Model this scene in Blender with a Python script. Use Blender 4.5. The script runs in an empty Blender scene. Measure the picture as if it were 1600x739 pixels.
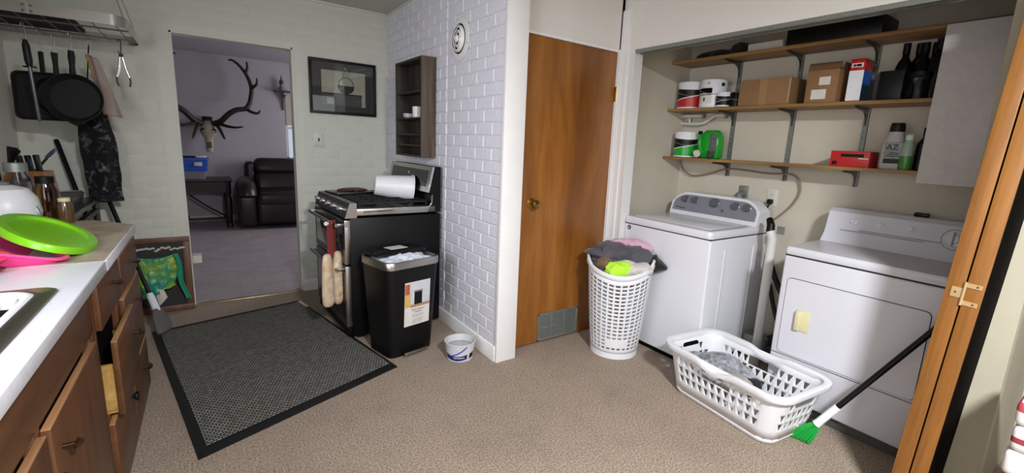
import bpy, bmesh, math, random, colorsys
from mathutils import Vector, Matrix, noise
R = math.radians
SC = bpy.context.scene
COL = SC.collection
random.seed(7)

# ------------------------------------------------------------------ camera
YAW, PITCH, ROLL, FPX = 0.629, 0.188, 0.048, 713.66
EYE = Vector((0, 0, 1.3711))
fw = Vector((math.sin(YAW)*math.cos(PITCH), math.cos(YAW)*math.cos(PITCH), -math.sin(PITCH)))
rt = Vector((math.cos(YAW), -math.sin(YAW), 0)); up = rt.cross(fw)
r2 = rt*math.cos(ROLL) + up*math.sin(ROLL); u2 = -rt*math.sin(ROLL) + up*math.cos(ROLL)
cam = bpy.data.cameras.new('camera'); cam_o = bpy.data.objects.new('camera', cam); COL.objects.link(cam_o)
cam.sensor_fit = 'HORIZONTAL'; cam.sensor_width = 36.0; cam.lens = FPX/1600*36.0
cam.shift_x = -28.2/1600; cam.shift_y = -6.85/1600; cam.clip_start = .02
m = Matrix((r2, u2, -fw)).transposed().to_4x4(); m.translation = EYE
cam_o.matrix_world = m
SC.camera = cam_o

# ------------------------------------------------------------------ light and exposure
SC.view_settings.view_transform = 'Standard'; SC.view_settings.look = 'None'
SC.view_settings.exposure = 0.84; SC.view_settings.gamma = 1.0
world = bpy.data.worlds.new('sky'); SC.world = world; world.use_nodes = True
bg = world.node_tree.nodes['Background']; bg.inputs[0].default_value = (.72, .84, 1, 1); bg.inputs[1].default_value = .4

def area(name, loc, aim, sx, sy, power, col, spread=180):
    l = bpy.data.lights.new(name, 'AREA'); l.shape = 'RECTANGLE'; l.size = sx; l.size_y = sy
    l.energy = power; l.color = col; l.spread = R(spread)
    o = bpy.data.objects.new(name, l); COL.objects.link(o); o.location = loc
    o.rotation_euler = (Vector(aim)-Vector(loc)).to_track_quat('-Z', 'Y').to_euler()
    return o
area('sink_window_daylight', (-1.16, .95, 1.55), (1.1, 3.3, 1.15), 1.35, 1.0, 13, (.86, .89, 1.0), 110)
area('dining_window_daylight', (2.3, -2.9, 1.5), (1.6, 2, .9), 1.7, 1.5, 8, (.97, .97, 1.0))
area('living_window_daylight', (3.5, 6.6, 1.5), (0, 6.6, 1.0), 1.8, 1.3, 26, (.95, .92, 1.0))

lamp = bpy.data.lights.new('ceiling_lamp_light', 'AREA'); lamp.shape = 'DISK'; lamp.size = .34; lamp.energy = 122; lamp.color = (.93, .95, 1.0)
lamp_o = bpy.data.objects.new('ceiling_lamp_light', lamp); COL.objects.link(lamp_o); lamp_o.location = (.55, -.85, 2.36)
# ------------------------------------------------------------------ materials
def lin(h):
    h = h.lstrip('#'); c = [int(h[i:i+2], 16)/255 for i in (0, 2, 4)]
    return tuple((x/12.92 if x <= .04045 else ((x+.055)/1.055)**2.4) for x in c)+(1,)
class Mt:
    """small node graph wrapper"""
    def __init__(s, name, col='#ffffff', rough=.5, metal=0, **kw):
        s.m = bpy.data.materials.new(name); s.m.use_nodes = True
        s.nt = s.m.node_tree; s.b = s.nt.nodes['Principled BSDF']
        s.b.inputs['Base Color'].default_value = lin(col); s.b.inputs['Roughness'].default_value = rough
        s.b.inputs['Metallic'].default_value = metal
        for k, v in kw.items(): s.b.inputs[k].default_value = v
        s.tc = s.nt.nodes.new('ShaderNodeTexCoord'); s.cur = None
    def n(s, t, **kw):
        x = s.nt.nodes.new(t)
        for k, v in kw.items(): setattr(x, k, v)
        return x
    def l(s, a, b): s.nt.links.new(a, b)
    def coord(s, scale=(1, 1, 1), rot=(0, 0, 0), src='Object'):
        mp = s.n('ShaderNodeMapping'); mp.inputs['Scale'].default_value = scale; mp.inputs['Rotation'].default_value = rot
        s.l(s.tc.outputs[src], mp.inputs[0]); return mp.outputs[0]
    def noise(s, scale, detail=4, rough=.6, dist=0, vec=None):
        t = s.n('ShaderNodeTexNoise'); t.inputs['Scale'].default_value = scale; t.inputs['Detail'].default_value = detail
        t.inputs['Roughness'].default_value = rough; t.inputs['Distortion'].default_value = dist
        s.l(vec if vec else s.tc.outputs['Object'], t.inputs[0]); return t.outputs[0]
    def wave(s, scale, dist=3, vec=None, bands='X', det=2, dsc=1):
        t = s.n('ShaderNodeTexWave', bands_direction=bands); t.inputs['Scale'].default_value = scale
        t.inputs['Distortion'].default_value = dist; t.inputs['Detail'].default_value = det; t.inputs['Detail Scale'].default_value = dsc
        s.l(vec if vec else s.tc.outputs['Object'], t.inputs[0]); return t.outputs['Fac']
    def ramp(s, fac, stops, interp='LINEAR'):
        r = s.n('ShaderNodeValToRGB'); r.color_ramp.interpolation = interp; e = r.color_ramp.elements
        while len(e) < len(stops): e.new(.5)
        for i, (p, c) in enumerate(stops): e[i].position = p; e[i].color = lin(c) if isinstance(c, str) else (c, c, c, 1)
        s.l(fac, r.inputs[0]); return r.outputs[0]
    def mix(s, fac, a, b, mode='MIX'):
        x = s.n('ShaderNodeMix', data_type='RGBA', blend_type=mode)
        for sock, v in ((x.inputs[0], fac), (x.inputs[6], a), (x.inputs[7], b)):
            if isinstance(v, (int, float)): sock.default_value = v
            elif isinstance(v, str): sock.default_value = lin(v)
            else: s.l(v, sock)
        return x.outputs[2]
    def color(s, c): s.l(c, s.b.inputs['Base Color']); return s
    def roughness(s, c): s.l(c, s.b.inputs['Roughness']); return s
    def bump(s, h, strength=.3, dist=.005):
        b = s.n('ShaderNodeBump'); b.inputs['Strength'].default_value = strength; b.inputs['Distance'].default_value = dist
        s.l(h, b.inputs['Height']); s.l(b.outputs[0], s.b.inputs['Normal']); return s
def plain(name, col, rough=.5, metal=0, var=.06, nscale=30, bump=0, **kw):
    """a plain coloured surface with faint mottling and relief"""
    t = Mt(name, col, rough, metal, **kw)
    c = lin(col); dk = tuple(x*(1-var) for x in c[:3])+(1,); lt = tuple(min(1, x*(1+var)) for x in c[:3])+(1,)
    r = t.n('ShaderNodeValToRGB'); r.color_ramp.elements[0].position = .3; r.color_ramp.elements[1].position = .7
    r.color_ramp.elements[0].color = dk; r.color_ramp.elements[1].color = lt
    nz = t.noise(nscale); t.l(nz, r.inputs[0]); t.color(r.outputs[0])
    if bump: t.bump(nz, bump, .004)
    return t.m
def wood(name, c1, c2, c3, scale=1, axis='Z', rough=.4, streak=18, bump=.12):
    t = Mt(name, c2, rough)
    sc = {'Z': (streak, streak, 1.1), 'X': (1.1, streak, streak), 'Y': (streak, 1.1, streak)}[axis]
    v = t.coord(tuple(x*scale for x in sc))
    n1 = t.noise(1, 6, .62, .6, v); n2 = t.noise(4.5, 3, .5, .2, v)
    c = t.ramp(n1, [(.25, c1), (.5, c2), (.75, c3)])
    d = t.ramp(n2, [(.35, .72), (.6, 1.0)])
    t.color(t.mix(.55, c, d, 'MULTIPLY')); t.bump(n2, bump, .002)
    return t.m
def fabric(name, col, rough=.9, var=.18, scale=14, weave=700, dark=None):
    t = Mt(name, col, rough); c = lin(col)
    nz = t.noise(scale, 5, .6)
    r = t.n('ShaderNodeValToRGB'); r.color_ramp.elements[0].position = .3; r.color_ramp.elements[1].position = .7
    r.color_ramp.elements[0].color = lin(dark) if dark else tuple(x*(1-var) for x in c[:3])+(1,); r.color_ramp.elements[1].color = c
    t.l(nz, r.inputs[0]); t.color(r.outputs[0]); t.bump(t.noise(weave, 2), .25, .002)
    t.b.inputs['Sheen Weight'].default_value = .15
    return t.m
def print_mat(name, base, fn, rough=.45):
    """flat print: fn(Mt, x, y, z sockets) returns colour socket"""
    t = Mt(name, base, rough); sp = t.n('ShaderNodeSeparateXYZ'); t.l(t.tc.outputs['Object'], sp.inputs[0])
    t.color(fn(t, *sp.outputs)); return t.m
def math_n(t, op, a, b=None, clamp=False):
    x = t.n('ShaderNodeMath', operation=op, use_clamp=clamp)
    for i, v in enumerate((a, b)):
        if v is None: continue
        if isinstance(v, (int, float)): x.inputs[i].default_value = v
        else: t.l(v, x.inputs[i])
    return x.outputs[0]

M = {}
M['paint_back'] = plain('painted_panel', '#d7d9cc', .55, var=.03, nscale=9, bump=.06)
M['paint_brick'] = plain('white_foam_brick', '#dedee6', .38, var=.035, nscale=26, bump=.0)
def _brick(name, base, strength, rough):
    t = Mt(name, base, rough); nz = t.noise(38, 3, .55, .8); n2 = t.noise(90, 2)
    t.color(t.mix(.08, base, t.ramp(t.noise(11), [(.3, '#b9b7b0'), (.7, '#ffffff')]), 'MULTIPLY'))
    t.bump(t.mix(.25, t.ramp(nz, [(.42, 0.0), (.62, 1.0)]), n2), strength, .006); return t.m
M['brick'] = _brick('white_foam_brick_relief', '#e6e5ec', .32, .34)
M['brick_cream'] = _brick('cream_painted_brick_relief', '#d6d8cb', .10, .6)
M['wall'] = plain('white_wall_paint', '#dcd9d2', .6, var=.02, nscale=6, bump=.03)
M['panel_wall'] = wood('brown_wall_panelling', '#43321f', '#57422b', '#6a5238', .6, 'Z', .5, 9, .1)  # brown panelling added to unseen walls to cut bounce light
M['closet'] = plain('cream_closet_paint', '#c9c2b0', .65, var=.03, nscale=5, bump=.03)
M['ceiling'] = plain('ceiling_paint', '#c4c2b8', .8, var=.03, nscale=20, bump=.1)
M['lavender'] = plain('living_room_paint', '#b8b3b8', .7, var=.02, nscale=5)
M['trim'] = plain('white_gloss_trim', '#e6e5e2', .35, var=.02, nscale=8)
M['threshold'] = plain('brass_threshold', '#cbb68a', .3, .8)
M['dark'] = plain('black_gap', '#060606', .9, **{'Specular IOR Level': .1})
def _floor():
    t = Mt('brown_speckled_carpet', '#8d7868', .93)
    a = t.noise(120, 4, .75); b = t.noise(9, 5, .6); c = t.noise(2.2, 4, .6, .4)
    base = t.ramp(a, [(.34, '#5f5348'), (.5, '#968574'), (.66, '#bdac9a')])
    st = t.ramp(b, [(.3, .88), (.5, 1.0)]); st2 = t.ramp(c, [(.3, .88), (.5, 1.0)])
    t.color(t.mix(1, t.mix(.7, base, st, 'MULTIPLY'), st2, 'MULTIPLY')); t.bump(a, .5, .004); return t.m
M['floor'] = _floor()
def _lfloor():
    t = Mt('grey_living_carpet', '#8a828a', .95); a = t.noise(150, 3, .7); b = t.noise(4, 5, .6)
    t.color(t.mix(.7, t.ramp(a, [(.3, '#837a7c'), (.7, '#c2b8b8')]), t.ramp(b, [(.3, .75), (.65, 1.0)]), 'MULTIPLY')); t.bump(a, .5, .005); return t.m
M['lfloor'] = _lfloor()
M['door'] = wood('varnished_birch_door', '#6a3d14', '#8d571f', '#a87033', .55, 'Z', .33, 9, .05)
M['bifold'] = wood('orange_pine_edge', '#734619', '#8b5a24', '#9d6c32', 1, 'Z', .42, 22, .08)
M['bifold_face'] = plain('bifold_dark_face', '#0b0806', .95, **{'Specular IOR Level': .05})  # near-black colour paints the shade on the panel faces
M['cab'] = wood('brown_cabinet_wood', '#4c2d19', '#5f3c23', '#6f4a2e', .9, 'Y', .36, 14, .06)
M['cab_v'] = wood('brown_cabinet_wood_upright', '#4c2d19', '#5f3c23', '#6f4a2e', .9, 'Z', .36, 14, .06)
M['cab_edge'] = wood('worn_cabinet_edge', '#8a5a34', '#a87a52', '#c2987a', 1, 'Y', .35, 20, .05)  # pale wood tone paints the gloss highlight along front top edges
M['raw'] = wood('raw_yellow_wood', '#8f6a30', '#b08a48', '#c8a460', 1, 'Y', .6, 20)
M['shelf'] = wood('pine_shelf_board', '#73532c', '#94703f', '#ab8651', 1, 'Y', .5, 20, .08)
M['spice'] = wood('dark_weathered_wood', '#1d1814', '#332a22', '#483c31', 1, 'Z', .6, 22, .2)
M['spice_side'] = wood('brown_weathered_wood', '#32281f', '#55463a', '#75634f', 1, 'Z', .6, 22, .2)
M['darkwood'] = wood('dark_stained_wood', '#120d0b', '#211815', '#30241f', 1, 'X', .4, 20)
M['frame_brown'] = wood('brown_frame_wood', '#4e2f1c', '#694129', '#7a5034', 1, 'Z', .5, 20)
M['block'] = wood('knife_block_wood', '#6d4420', '#8c5a2c', '#a06c38', 1, 'Z', .45, 16)
M['laminate'] = plain('white_laminate', '#dfe0e4', .25, var=.025, nscale=14)
def _beige():
    t = Mt('beige_worn_laminate', '#a89a86', .42); n1 = t.noise(7, 6, .65, .5); n2 = t.noise(45, 3)
    t.color(t.mix(.35, t.ramp(n1, [(.3, '#8f7f6b'), (.5, '#ab9d88'), (.7, '#bdb19e')]), t.ramp(n2, [(.3, .7), (.6, 1.0)]), 'MULTIPLY')); return t.m
M['beige'] = _beige()
M['edge'] = plain('edge_strip', '#e4e4ea', .2)
def _steel(name, col, rough):
    t = Mt(name, col, rough, 1.0); v = t.coord((2, 60, 260)); t.bump(t.noise(4, 2, .5, 0, v), .05, .001); return t.m
M['steel'] = _steel('brushed_steel', '#b5b2ac', .3)
M['steel_dark'] = _steel('dark_steel', '#6d6b68', .35)
M['chrome'] = plain('chrome', '#d8d8d8', .12, 1.0, var=.01)
M['brass'] = plain('aged_brass', '#a5813e', .28, 1.0)
M['hinge'] = plain('painted_hinge', '#b99d72', .4, .35)
M['galv'] = plain('galvanised_metal', '#8f948e', .4, .6, var=.1, nscale=50)
M['enamel'] = plain('white_enamel', '#dcdde2', .22, var=.01, nscale=4)
M['enamel_d'] = plain('white_enamel_worn', '#d2d2d8', .3, var=.02, nscale=5)
M['console'] = plain('silver_console', '#878993', .38, .25, var=.02)
M['knob_grey'] = plain('grey_knob', '#6e7076', .3, .5)
M['seam'] = plain('seam_grey', '#2e2e31', .7)
M['cream'] = plain('yellowed_plastic', '#d3cda4', .4)
M['black'] = plain('black_plastic', '#0a0a0a', .42, var=.1, nscale=40, **{'Specular IOR Level': .3})
M['blackgloss'] = plain('black_glass', '#08080a', .08)
M['blackmat'] = plain('black_enamel', '#050505', .42, **{'Specular IOR Level': .25})
M['iron'] = plain('cast_iron', '#030303', .7, .0, nscale=120, bump=.2)
M['whitep'] = plain('white_plastic', '#e3e4e6', .35, var=.015)
M['greyp'] = plain('grey_plastic', '#6a6b6e', .4)
M['pvc'] = plain('white_pvc', '#cfcec6', .4, var=.04, nscale=12)
M['copper'] = plain('beige_hose', '#8d7a68', .45)
M['board'] = plain('cardboard', '#8b6844', .8, var=.07, nscale=18, bump=.05)
M['board_d'] = plain('cardboard_flap', '#6b4d30', .85, var=.07)
M['paper'] = plain('paper_label', '#d6d2c8', .6)
M['rubber'] = plain('black_rubber', '#0c0c0d', .6)
M['leather'] = plain('dark_brown_leather', '#221a18', .34, var=.25, nscale=40, bump=.25)
M['bone'] = plain('weathered_bone', '#b3a994', .7, var=.2, nscale=22, bump=.3)
M['antler'] = plain('dark_antler', '#2c2019', .5, var=.3, nscale=30, bump=.3)
M['antler_tip'] = plain('pale_antler_tip', '#b9b0a4', .4)
M['ivory'] = plain('ivory_plate', '#d3d4c8', .4)
M['lime'] = plain('lime_plastic', '#7cc814', .3, var=.04)
M['pink'] = plain('pink_plastic', '#f0428e', .35)
M['orange'] = plain('orange_plastic', '#f07038', .35)
M['maroon'] = plain('maroon_plastic', '#5a0f18', .35)
M['red'] = plain('red_print', '#b3201f', .4)
M['blue'] = plain('blue_plastic', '#2a56b8', .35)
M['bluep'] = plain('blue_print', '#1a57a8', .4)
M['navy'] = plain('navy_print', '#141c66', .4)
M['green'] = plain('green_plastic', '#1f9d2e', .3, var=.04)
M['bristle'] = plain('green_bristle', '#13a03a', .6, var=.2, nscale=200)
M['brown'] = plain('brown_tip', '#5a3520', .5)
M['steelrod'] = plain('steel_rod', '#6b6b70', .35, .8)
M['ash'] = fabric('charcoal_fabric', '#55525a', var=.35)
M['camo'] = fabric('camouflage_fabric', '#8a6a48', dark='#3a2d22', scale=38)
M['neon'] = fabric('neon_yellow_fabric', '#b9f03c', var=.1)
M['offwhite'] = fabric('off_white_fabric', '#cfc9c2', var=.1)
M['pinkf'] = fabric('pale_pink_fabric', '#d6a9bb', var=.15)
M['blackf'] = fabric('black_fabric', '#151416', var=.4)
def _apron():
    t = Mt('black_printed_fabric', '#101012', .95); n1 = t.noise(20, 4, .6, .6); n2 = t.noise(60, 3)
    t.color(t.mix(.35, t.ramp(n1, [(.0, '#070708'), (.54, '#0c0b0d'), (.64, '#57555b'), (.74, '#98949a')]), t.ramp(n2, [(.35, .3), (.65, 1.0)]), 'MULTIPLY')); return t.m
M['pattern'] = _apron()
M['greyf'] = fabric('grey_patterned_fabric', '#b4b6bc', dark='#44474e', scale=30)
M['greyf2'] = fabric('stone_fabric', '#a39e95', var=.3, scale=20)
M['mitt_w'] = fabric('cream_mitt', '#dfd6bd', dark='#b98a5c', scale=16)
M['mitt_r'] = fabric('red_mitt_loop', '#7c1f18', var=.3)
M['towel'] = fabric('pinkish_beige_cloth', '#a5938a', var=.08)
M['towel_hem'] = fabric('tan_hem', '#a98a5c', var=.25, scale=60)
def _glass(name, col, rough=.03, ior=1.45):
    t = Mt(name, col, rough); t.b.inputs['Transmission Weight'].default_value = 1; t.b.inputs['IOR'].default_value = ior; return t.m
M['glass'] = _glass('clear_glass', '#eef2f2')
M['amber'] = _glass('amber_oil', '#9a7434')
M['clearp'] = _glass('clear_plastic', '#d9dde0', .2, 1.2)
M['bottle'] = plain('dark_bottle_glass', '#08070a', .12)
def _pane():
    t = Mt('window_pane', '#ffffff', 0); nt = t.nt; out = nt.nodes['Material Output']
    tr = t.n('ShaderNodeBsdfTransparent'); gl = t.n('ShaderNodeBsdfGlossy'); gl.inputs['Roughness'].default_value = .02
    mx = t.n('ShaderNodeMixShader'); mx.inputs[0].default_value = .03; t.l(tr.outputs[0], mx.inputs[1]); t.l(gl.outputs[0], mx.inputs[2]); t.l(mx.outputs[0], out.inputs[0]); return t.m
M['pane'] = _pane()
def _bag():
    t = Mt('thin_plastic_bag', '#4fae6a', .25); n1 = t.noise(6, 3, .5, .3)
    t.color(t.ramp(n1, [(.35, '#2f9a80'), (.5, '#55b070'), (.62, '#a3c22e')])); t.bump(t.noise(30, 4, .6, 1), .6, .01)
    t.b.inputs['Transmission Weight'].default_value = .15; return t.m
M['bag'] = _bag()
M['trashbag'] = plain('white_trash_bag', '#d6d9e2', .3, var=.08, nscale=30, bump=.5)
def _rug():
    t = Mt('grey_ribbed_mat', '#4a4a48', .95)
    v = t.coord((24, 15, 1), (0, 0, R(-13))); ck = t.n('ShaderNodeTexBrick'); ck.offset = .5
    ck.inputs['Scale'].default_value = 1; ck.inputs['Mortar Size'].default_value = .07; ck.inputs['Mortar Smooth'].default_value = .7
    ck.inputs['Color1'].default_value = lin('#98968c'); ck.inputs['Color2'].default_value = lin('#7a7870'); ck.inputs['Mortar'].default_value = lin('#141414')
    t.l(v, ck.inputs[0]); nz = t.noise(300, 3)
    t.color(t.mix(.3, ck.outputs[0], t.ramp(nz, [(.3, .45), (.7, 1.0)]), 'MULTIPLY'))
    iv = t.n('ShaderNodeMath', operation='SUBTRACT'); iv.inputs[0].default_value = 1; t.l(ck.outputs['Fac'], iv.inputs[1]); t.bump(iv.outputs[0], .8, .006); return t.m
M['rug'] = _rug()

# ------------------------------------------------------------------ geometry helpers
class G:
    def __init__(s, mat=None): s.b = bmesh.new(); s.x = Matrix() if mat is None else mat
    def _t(s, vs, mt=None):
        mm = s.x @ mt if mt is not None else s.x
        for v in vs: v.co = mm @ v.co
    def box(s, x0, y0, z0, x1, y1, z1, bev=0, seg=2, mt=None):
        r = bmesh.ops.create_cube(s.b, size=1); vs = r['verts']
        for v in vs: v.co = Vector(((x0+x1)/2+v.co.x*(x1-x0), (y0+y1)/2+v.co.y*(y1-y0), (z0+z1)/2+v.co.z*(z1-z0)))
        if bev:
            es = list({e for v in vs for e in v.link_edges})
            q = bmesh.ops.bevel(s.b, geom=es, offset=bev, segments=seg, affect='EDGES', profile=.5)
            vs = list({v for f in q['faces'] for v in f.verts} | {v for v in vs if v.is_valid})
            vs = [v for v in vs if v.is_valid]
            # include all verts of connected island
            seen = set(vs); st = list(vs)
            while st:
                v = st.pop()
                for e in v.link_edges:
                    w = e.other_vert(v)
                    if w not in seen: seen.add(w); st.append(w)
            vs = list(seen)
        s._t(vs, mt); return s
    def loft(s, rings, closed=True, cap0=True, cap1=True, mt=None):
        vr = [[s.b.verts.new(Vector(p)) for p in r] for r in rings]
        for a, b in zip(vr, vr[1:]):
            n = len(a)
            for i in range(n if closed else n-1):
                j = (i+1) % n
                try: s.b.faces.new((a[i], a[j], b[j], b[i]))
                except ValueError: pass
        if closed and cap0: s.b.faces.new(list(reversed(vr[0])))
        if closed and cap1: s.b.faces.new(vr[-1])
        s._t([v for r in vr for v in r], mt); return s
    def lathe(s, prof, n=24, c=(0, 0, 0), mt=None, cap0=True, cap1=True):
        rings = [[(c[0]+max(r, 1e-4)*math.cos(2*math.pi*i/n), c[1]+max(r, 1e-4)*math.sin(2*math.pi*i/n), c[2]+z) for i in range(n)] for r, z in prof]
        return s.loft(rings, True, cap0, cap1, mt)
    def tube(s, pts, r, n=10, cap=True):
        pts = [Vector(p) for p in pts]; rs = r if isinstance(r, (list, tuple)) else [r]*len(pts)
        rings = []; prev = None
        for i, p in enumerate(pts):
            d = (pts[min(i+1, len(pts)-1)]-pts[max(i-1, 0)]).normalized()
            if prev is None:
                a = Vector((0, 0, 1)) if abs(d.z) < .9 else Vector((1, 0, 0)); u = d.cross(a).normalized()
            else: u = (prev - d*prev.dot(d)).normalized()
            w = d.cross(u); prev = u
            rings.append([p+u*rs[i]*math.cos(2*math.pi*k/n)+w*rs[i]*math.sin(2*math.pi*k/n) for k in range(n)])
        return s.loft(rings, True, cap, cap)
    def cyl(s, p0, p1, r0, r1=None, n=20): return s.tube([p0, p1], [r0, r0 if r1 is None else r1], n)
    def prism(s, poly, a, b, axis='z'):
        f = {'z': lambda p, t: (p[0], p[1], t), 'y': lambda p, t: (p[0], t, p[1]), 'x': lambda p, t: (t, p[0], p[1])}[axis]
        return s.loft([[f(p, a) for p in poly], [f(p, b) for p in poly]])
    def grid(s, nu, nv, fn, cu=False, cv=False):
        vs = [[s.b.verts.new(Vector(fn(i/(nu if cu else nu-1), j/(nv if cv else nv-1)))) for j in range(nv)] for i in range(nu)]
        for i in range(nu if cu else nu-1):
            for j in range(nv if cv else nv-1):
                s.b.faces.new((vs[i][j], vs[(i+1) % nu][j], vs[(i+1) % nu][(j+1) % nv], vs[i][(j+1) % nv]))
        s._t([v for r in vs for v in r]); return s
    def blob(s, c, rad, amp=.2, freq=8, seed=0, sub=4, ridge=True, flat=None):
        q = bmesh.ops.create_icosphere(s.b, subdivisions=sub, radius=1); off = Vector((seed*7.3, seed*3.1, seed*1.7))
        for v in q['verts']:
            d = v.co.copy(); p = Vector((d.x*rad[0], d.y*rad[1], d.z*rad[2]))
            n1 = noise.noise(p*freq+off); n2 = noise.noise(p*freq*2.3+off*2)
            k = (1-abs(n1)*2.2)*.6+(1-abs(n2)*2)*.3-.45 if ridge else n1
            p = p*(1+amp*k)
            if flat is not None and p.z < flat: p.z = flat+(p.z-flat)*.1
            v.co = Vector(c)+p
        s._t(q['verts']); return s
    def fin(s, name, mat, parent=None, thr=38, loc=None, solid=0, sub=0):
        bmesh.ops.remove_doubles(s.b, verts=s.b.verts, dist=1e-5)
        bmesh.ops.recalc_face_normals(s.b, faces=s.b.faces)
        for f in s.b.faces: f.smooth = True
        for e in s.b.edges:
            e.smooth = not (len(e.link_faces) == 2 and e.calc_face_angle(0) > R(thr))
        me = bpy.data.meshes.new(name); s.b.to_mesh(me); s.b.free()
        o = bpy.data.objects.new(name, me); COL.objects.link(o)
        me.materials.append(M[mat] if isinstance(mat, str) else mat)
        if parent: o.parent = parent
        if loc: o.location = loc
        if solid:
            md = o.modifiers.new('thickness', 'SOLIDIFY'); md.thickness = solid; md.offset = 0
        if sub:
            md = o.modifiers.new('smooth', 'SUBSURF'); md.levels = sub; md.render_levels = sub
        return o
def thing(name, label, cat, loc=(0, 0, 0), rz=0, group=None, rot=None):
    o = bpy.data.objects.new(name, None); COL.objects.link(o); o.empty_display_size = .05
    o.location = loc; o.rotation_euler = rot if rot else (0, 0, rz)
    o['label'] = label; o['category'] = cat
    if group: o['group'] = group
    return o
def tag(o, label, cat, group=None):
    o['label'] = label; o['category'] = cat
    if group: o['group'] = group
    return o
def st(o, label=None):
    o['kind'] = 'structure'
    if label: o['label'] = label
    return o
def text(body, size, mat, parent, mt, name='lettering', ext=.0004, align='CENTER'):
    cu = bpy.data.curves.new(name, 'FONT'); cu.body = body; cu.size = size; cu.extrude = ext; cu.align_x = align; cu.align_y = 'CENTER'; cu.resolution_u = 3
    t = bpy.data.objects.new(name, cu); COL.objects.link(t)
    dg = bpy.context.evaluated_depsgraph_get(); me = bpy.data.meshes.new_from_object(t.evaluated_get(dg))
    bpy.data.objects.remove(t); bpy.data.curves.remove(cu)
    me.name = name; me.transform(mt); me.materials.clear(); me.materials.append(M[mat])
    o = bpy.data.objects.new(name, me); COL.objects.link(o); o.parent = parent; return o
def face_mt(p, right, upv):
    """text matrix: origin p, text runs along right, top along upv"""
    a = Vector(right).normalized(); b = Vector(upv).normalized(); c = a.cross(b)
    mm = Matrix((a, b, c)).transposed().to_4x4(); mm.translation = Vector(p); return mm
def rrect(cx, cy, w, h, r, n=5):
    pts = []
    for (sx, sy, a0) in ((1, 1, 0), (-1, 1, 90), (-1, -1, 180), (1, -1, 270)):
        for k in range(n+1):
            a = R(a0+90*k/n); pts.append((cx+sx*(w/2-r)+r*math.cos(a), cy+sy*(h/2-r)+r*math.sin(a)))
    return pts
# ================================================================== STRUCTURE
YA, XB, YC, XD, H = 4.315, 1.448, 2.283, 2.448, 2.452
DL, DR, DT = -.112, .676, 2.05
XK, YL = 3.225, 2.375            # closet back and closet left side
HD, YJ = 2.037, 2.27             # closet opening head and left jamb
st(G().box(-1.05, -3.1, -.06, 4.3, YA+.02, 0).fin('floor', 'floor'), 'brown speckled kitchen floor')
st(G().box(-1.9, YA+.02, -.06, 3.7, 8.6, -.004).fin('floor', 'lfloor'), 'grey carpeted living room floor')
st(G().box(-1.05, -3.1, H, 4.3, YA+.05, H+.06).fin('ceiling', 'ceiling'), 'kitchen ceiling')
st(G().box(-1.9, YA+.05, H, 3.7, 8.6, H+.06).fin('ceiling', 'lavender'), 'living room ceiling')
wb = G(); T = .115
wb.box(-1.05, YA+.004, 0, DL, YA+T, H).box(DR, YA+.004, 0, 1.7, YA+T, H).box(DL, YA+.004, DT, DR, YA+T, H)
wall_back = st(wb.fin('wall_back', 'paint_back'), 'cream brick-panelled back wall with doorway')
st(G().box(-1.9, YA+.06, 0, -1.05, YA+T, H).box(1.7, YA+.06, 0, 3.7, YA+T, H).fin('wall_living_front', 'lavender'))
wall_right = st(G().box(XB+.005, YC+.035, 0, 1.585, YA+.02, H).fin('wall_right', 'brick'), 'white brick-panelled right wall')
wl = G(); a, b, c, d = .3, 1.6, 1.06, 2.04
wl.box(-1.05, -3.1, 0, -.93, a, H).box(-1.05, b, 0, -.93, YA+.02, H).box(-1.05, a, 0, -.93, b, c).box(-1.05, a, d, -.93, b, H)
st(wl.fin('wall_left', 'wall'), 'left wall over the sink')
st(G().box(-1.05, -3.1, 0, 1.4, -2.98, H).box(3.2, -3.1, 0, 4.3, -2.98, H).box(1.4, -3.1, 2.25, 3.2, -2.98, H).box(1.4, -3.1, 0, 3.2, -2.98, .75).fin('wall_front', 'panel_wall'), 'panelled wall behind the viewer')
st(G().box(4.18, -3.1, 0, 4.3, .25, H).fin('wall_dining', 'panel_wall'))
# door wall, closet wall
st(G().box(1.6, YC+.10, 2.036, XD, 2.45, H).box(1.585, YC+.10, 0, 1.602, 2.45, H).box(2.424, YC+.10, 0, XD+.02, 2.45, H).fin('wall_door', 'wall'), 'white wall above the brown door')
st(G().box(1.6, 2.5, 0, XD, 2.56, H).fin('wall_pantry', 'dark'))
st(G().box(XD, YJ, 0, 2.525, YL+.02, H).box(XD, .44, HD, 2.525, YJ, H).fin('wall_closet', 'wall'), 'white wall around the closet opening')
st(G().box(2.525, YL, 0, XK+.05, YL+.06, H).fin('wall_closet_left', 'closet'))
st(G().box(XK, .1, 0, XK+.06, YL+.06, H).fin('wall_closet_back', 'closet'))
st(G().box(2.525, .236, 0, 4.3, .30, H).fin('wall_closet_right', plain('olive_side_wall', '#a39d88', .7)))  # side wall colour darkened to offset strong lamp light
st(G().box(XD, .236, 0, 2.525, .44, H).fin('wall_end', plain('cream_end_wall', '#b9b29c', .65, var=.03, nscale=6)), 'cream wall end right of the folded closet door')  # wall paint darkened here, where the lamp falls too bright
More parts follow.
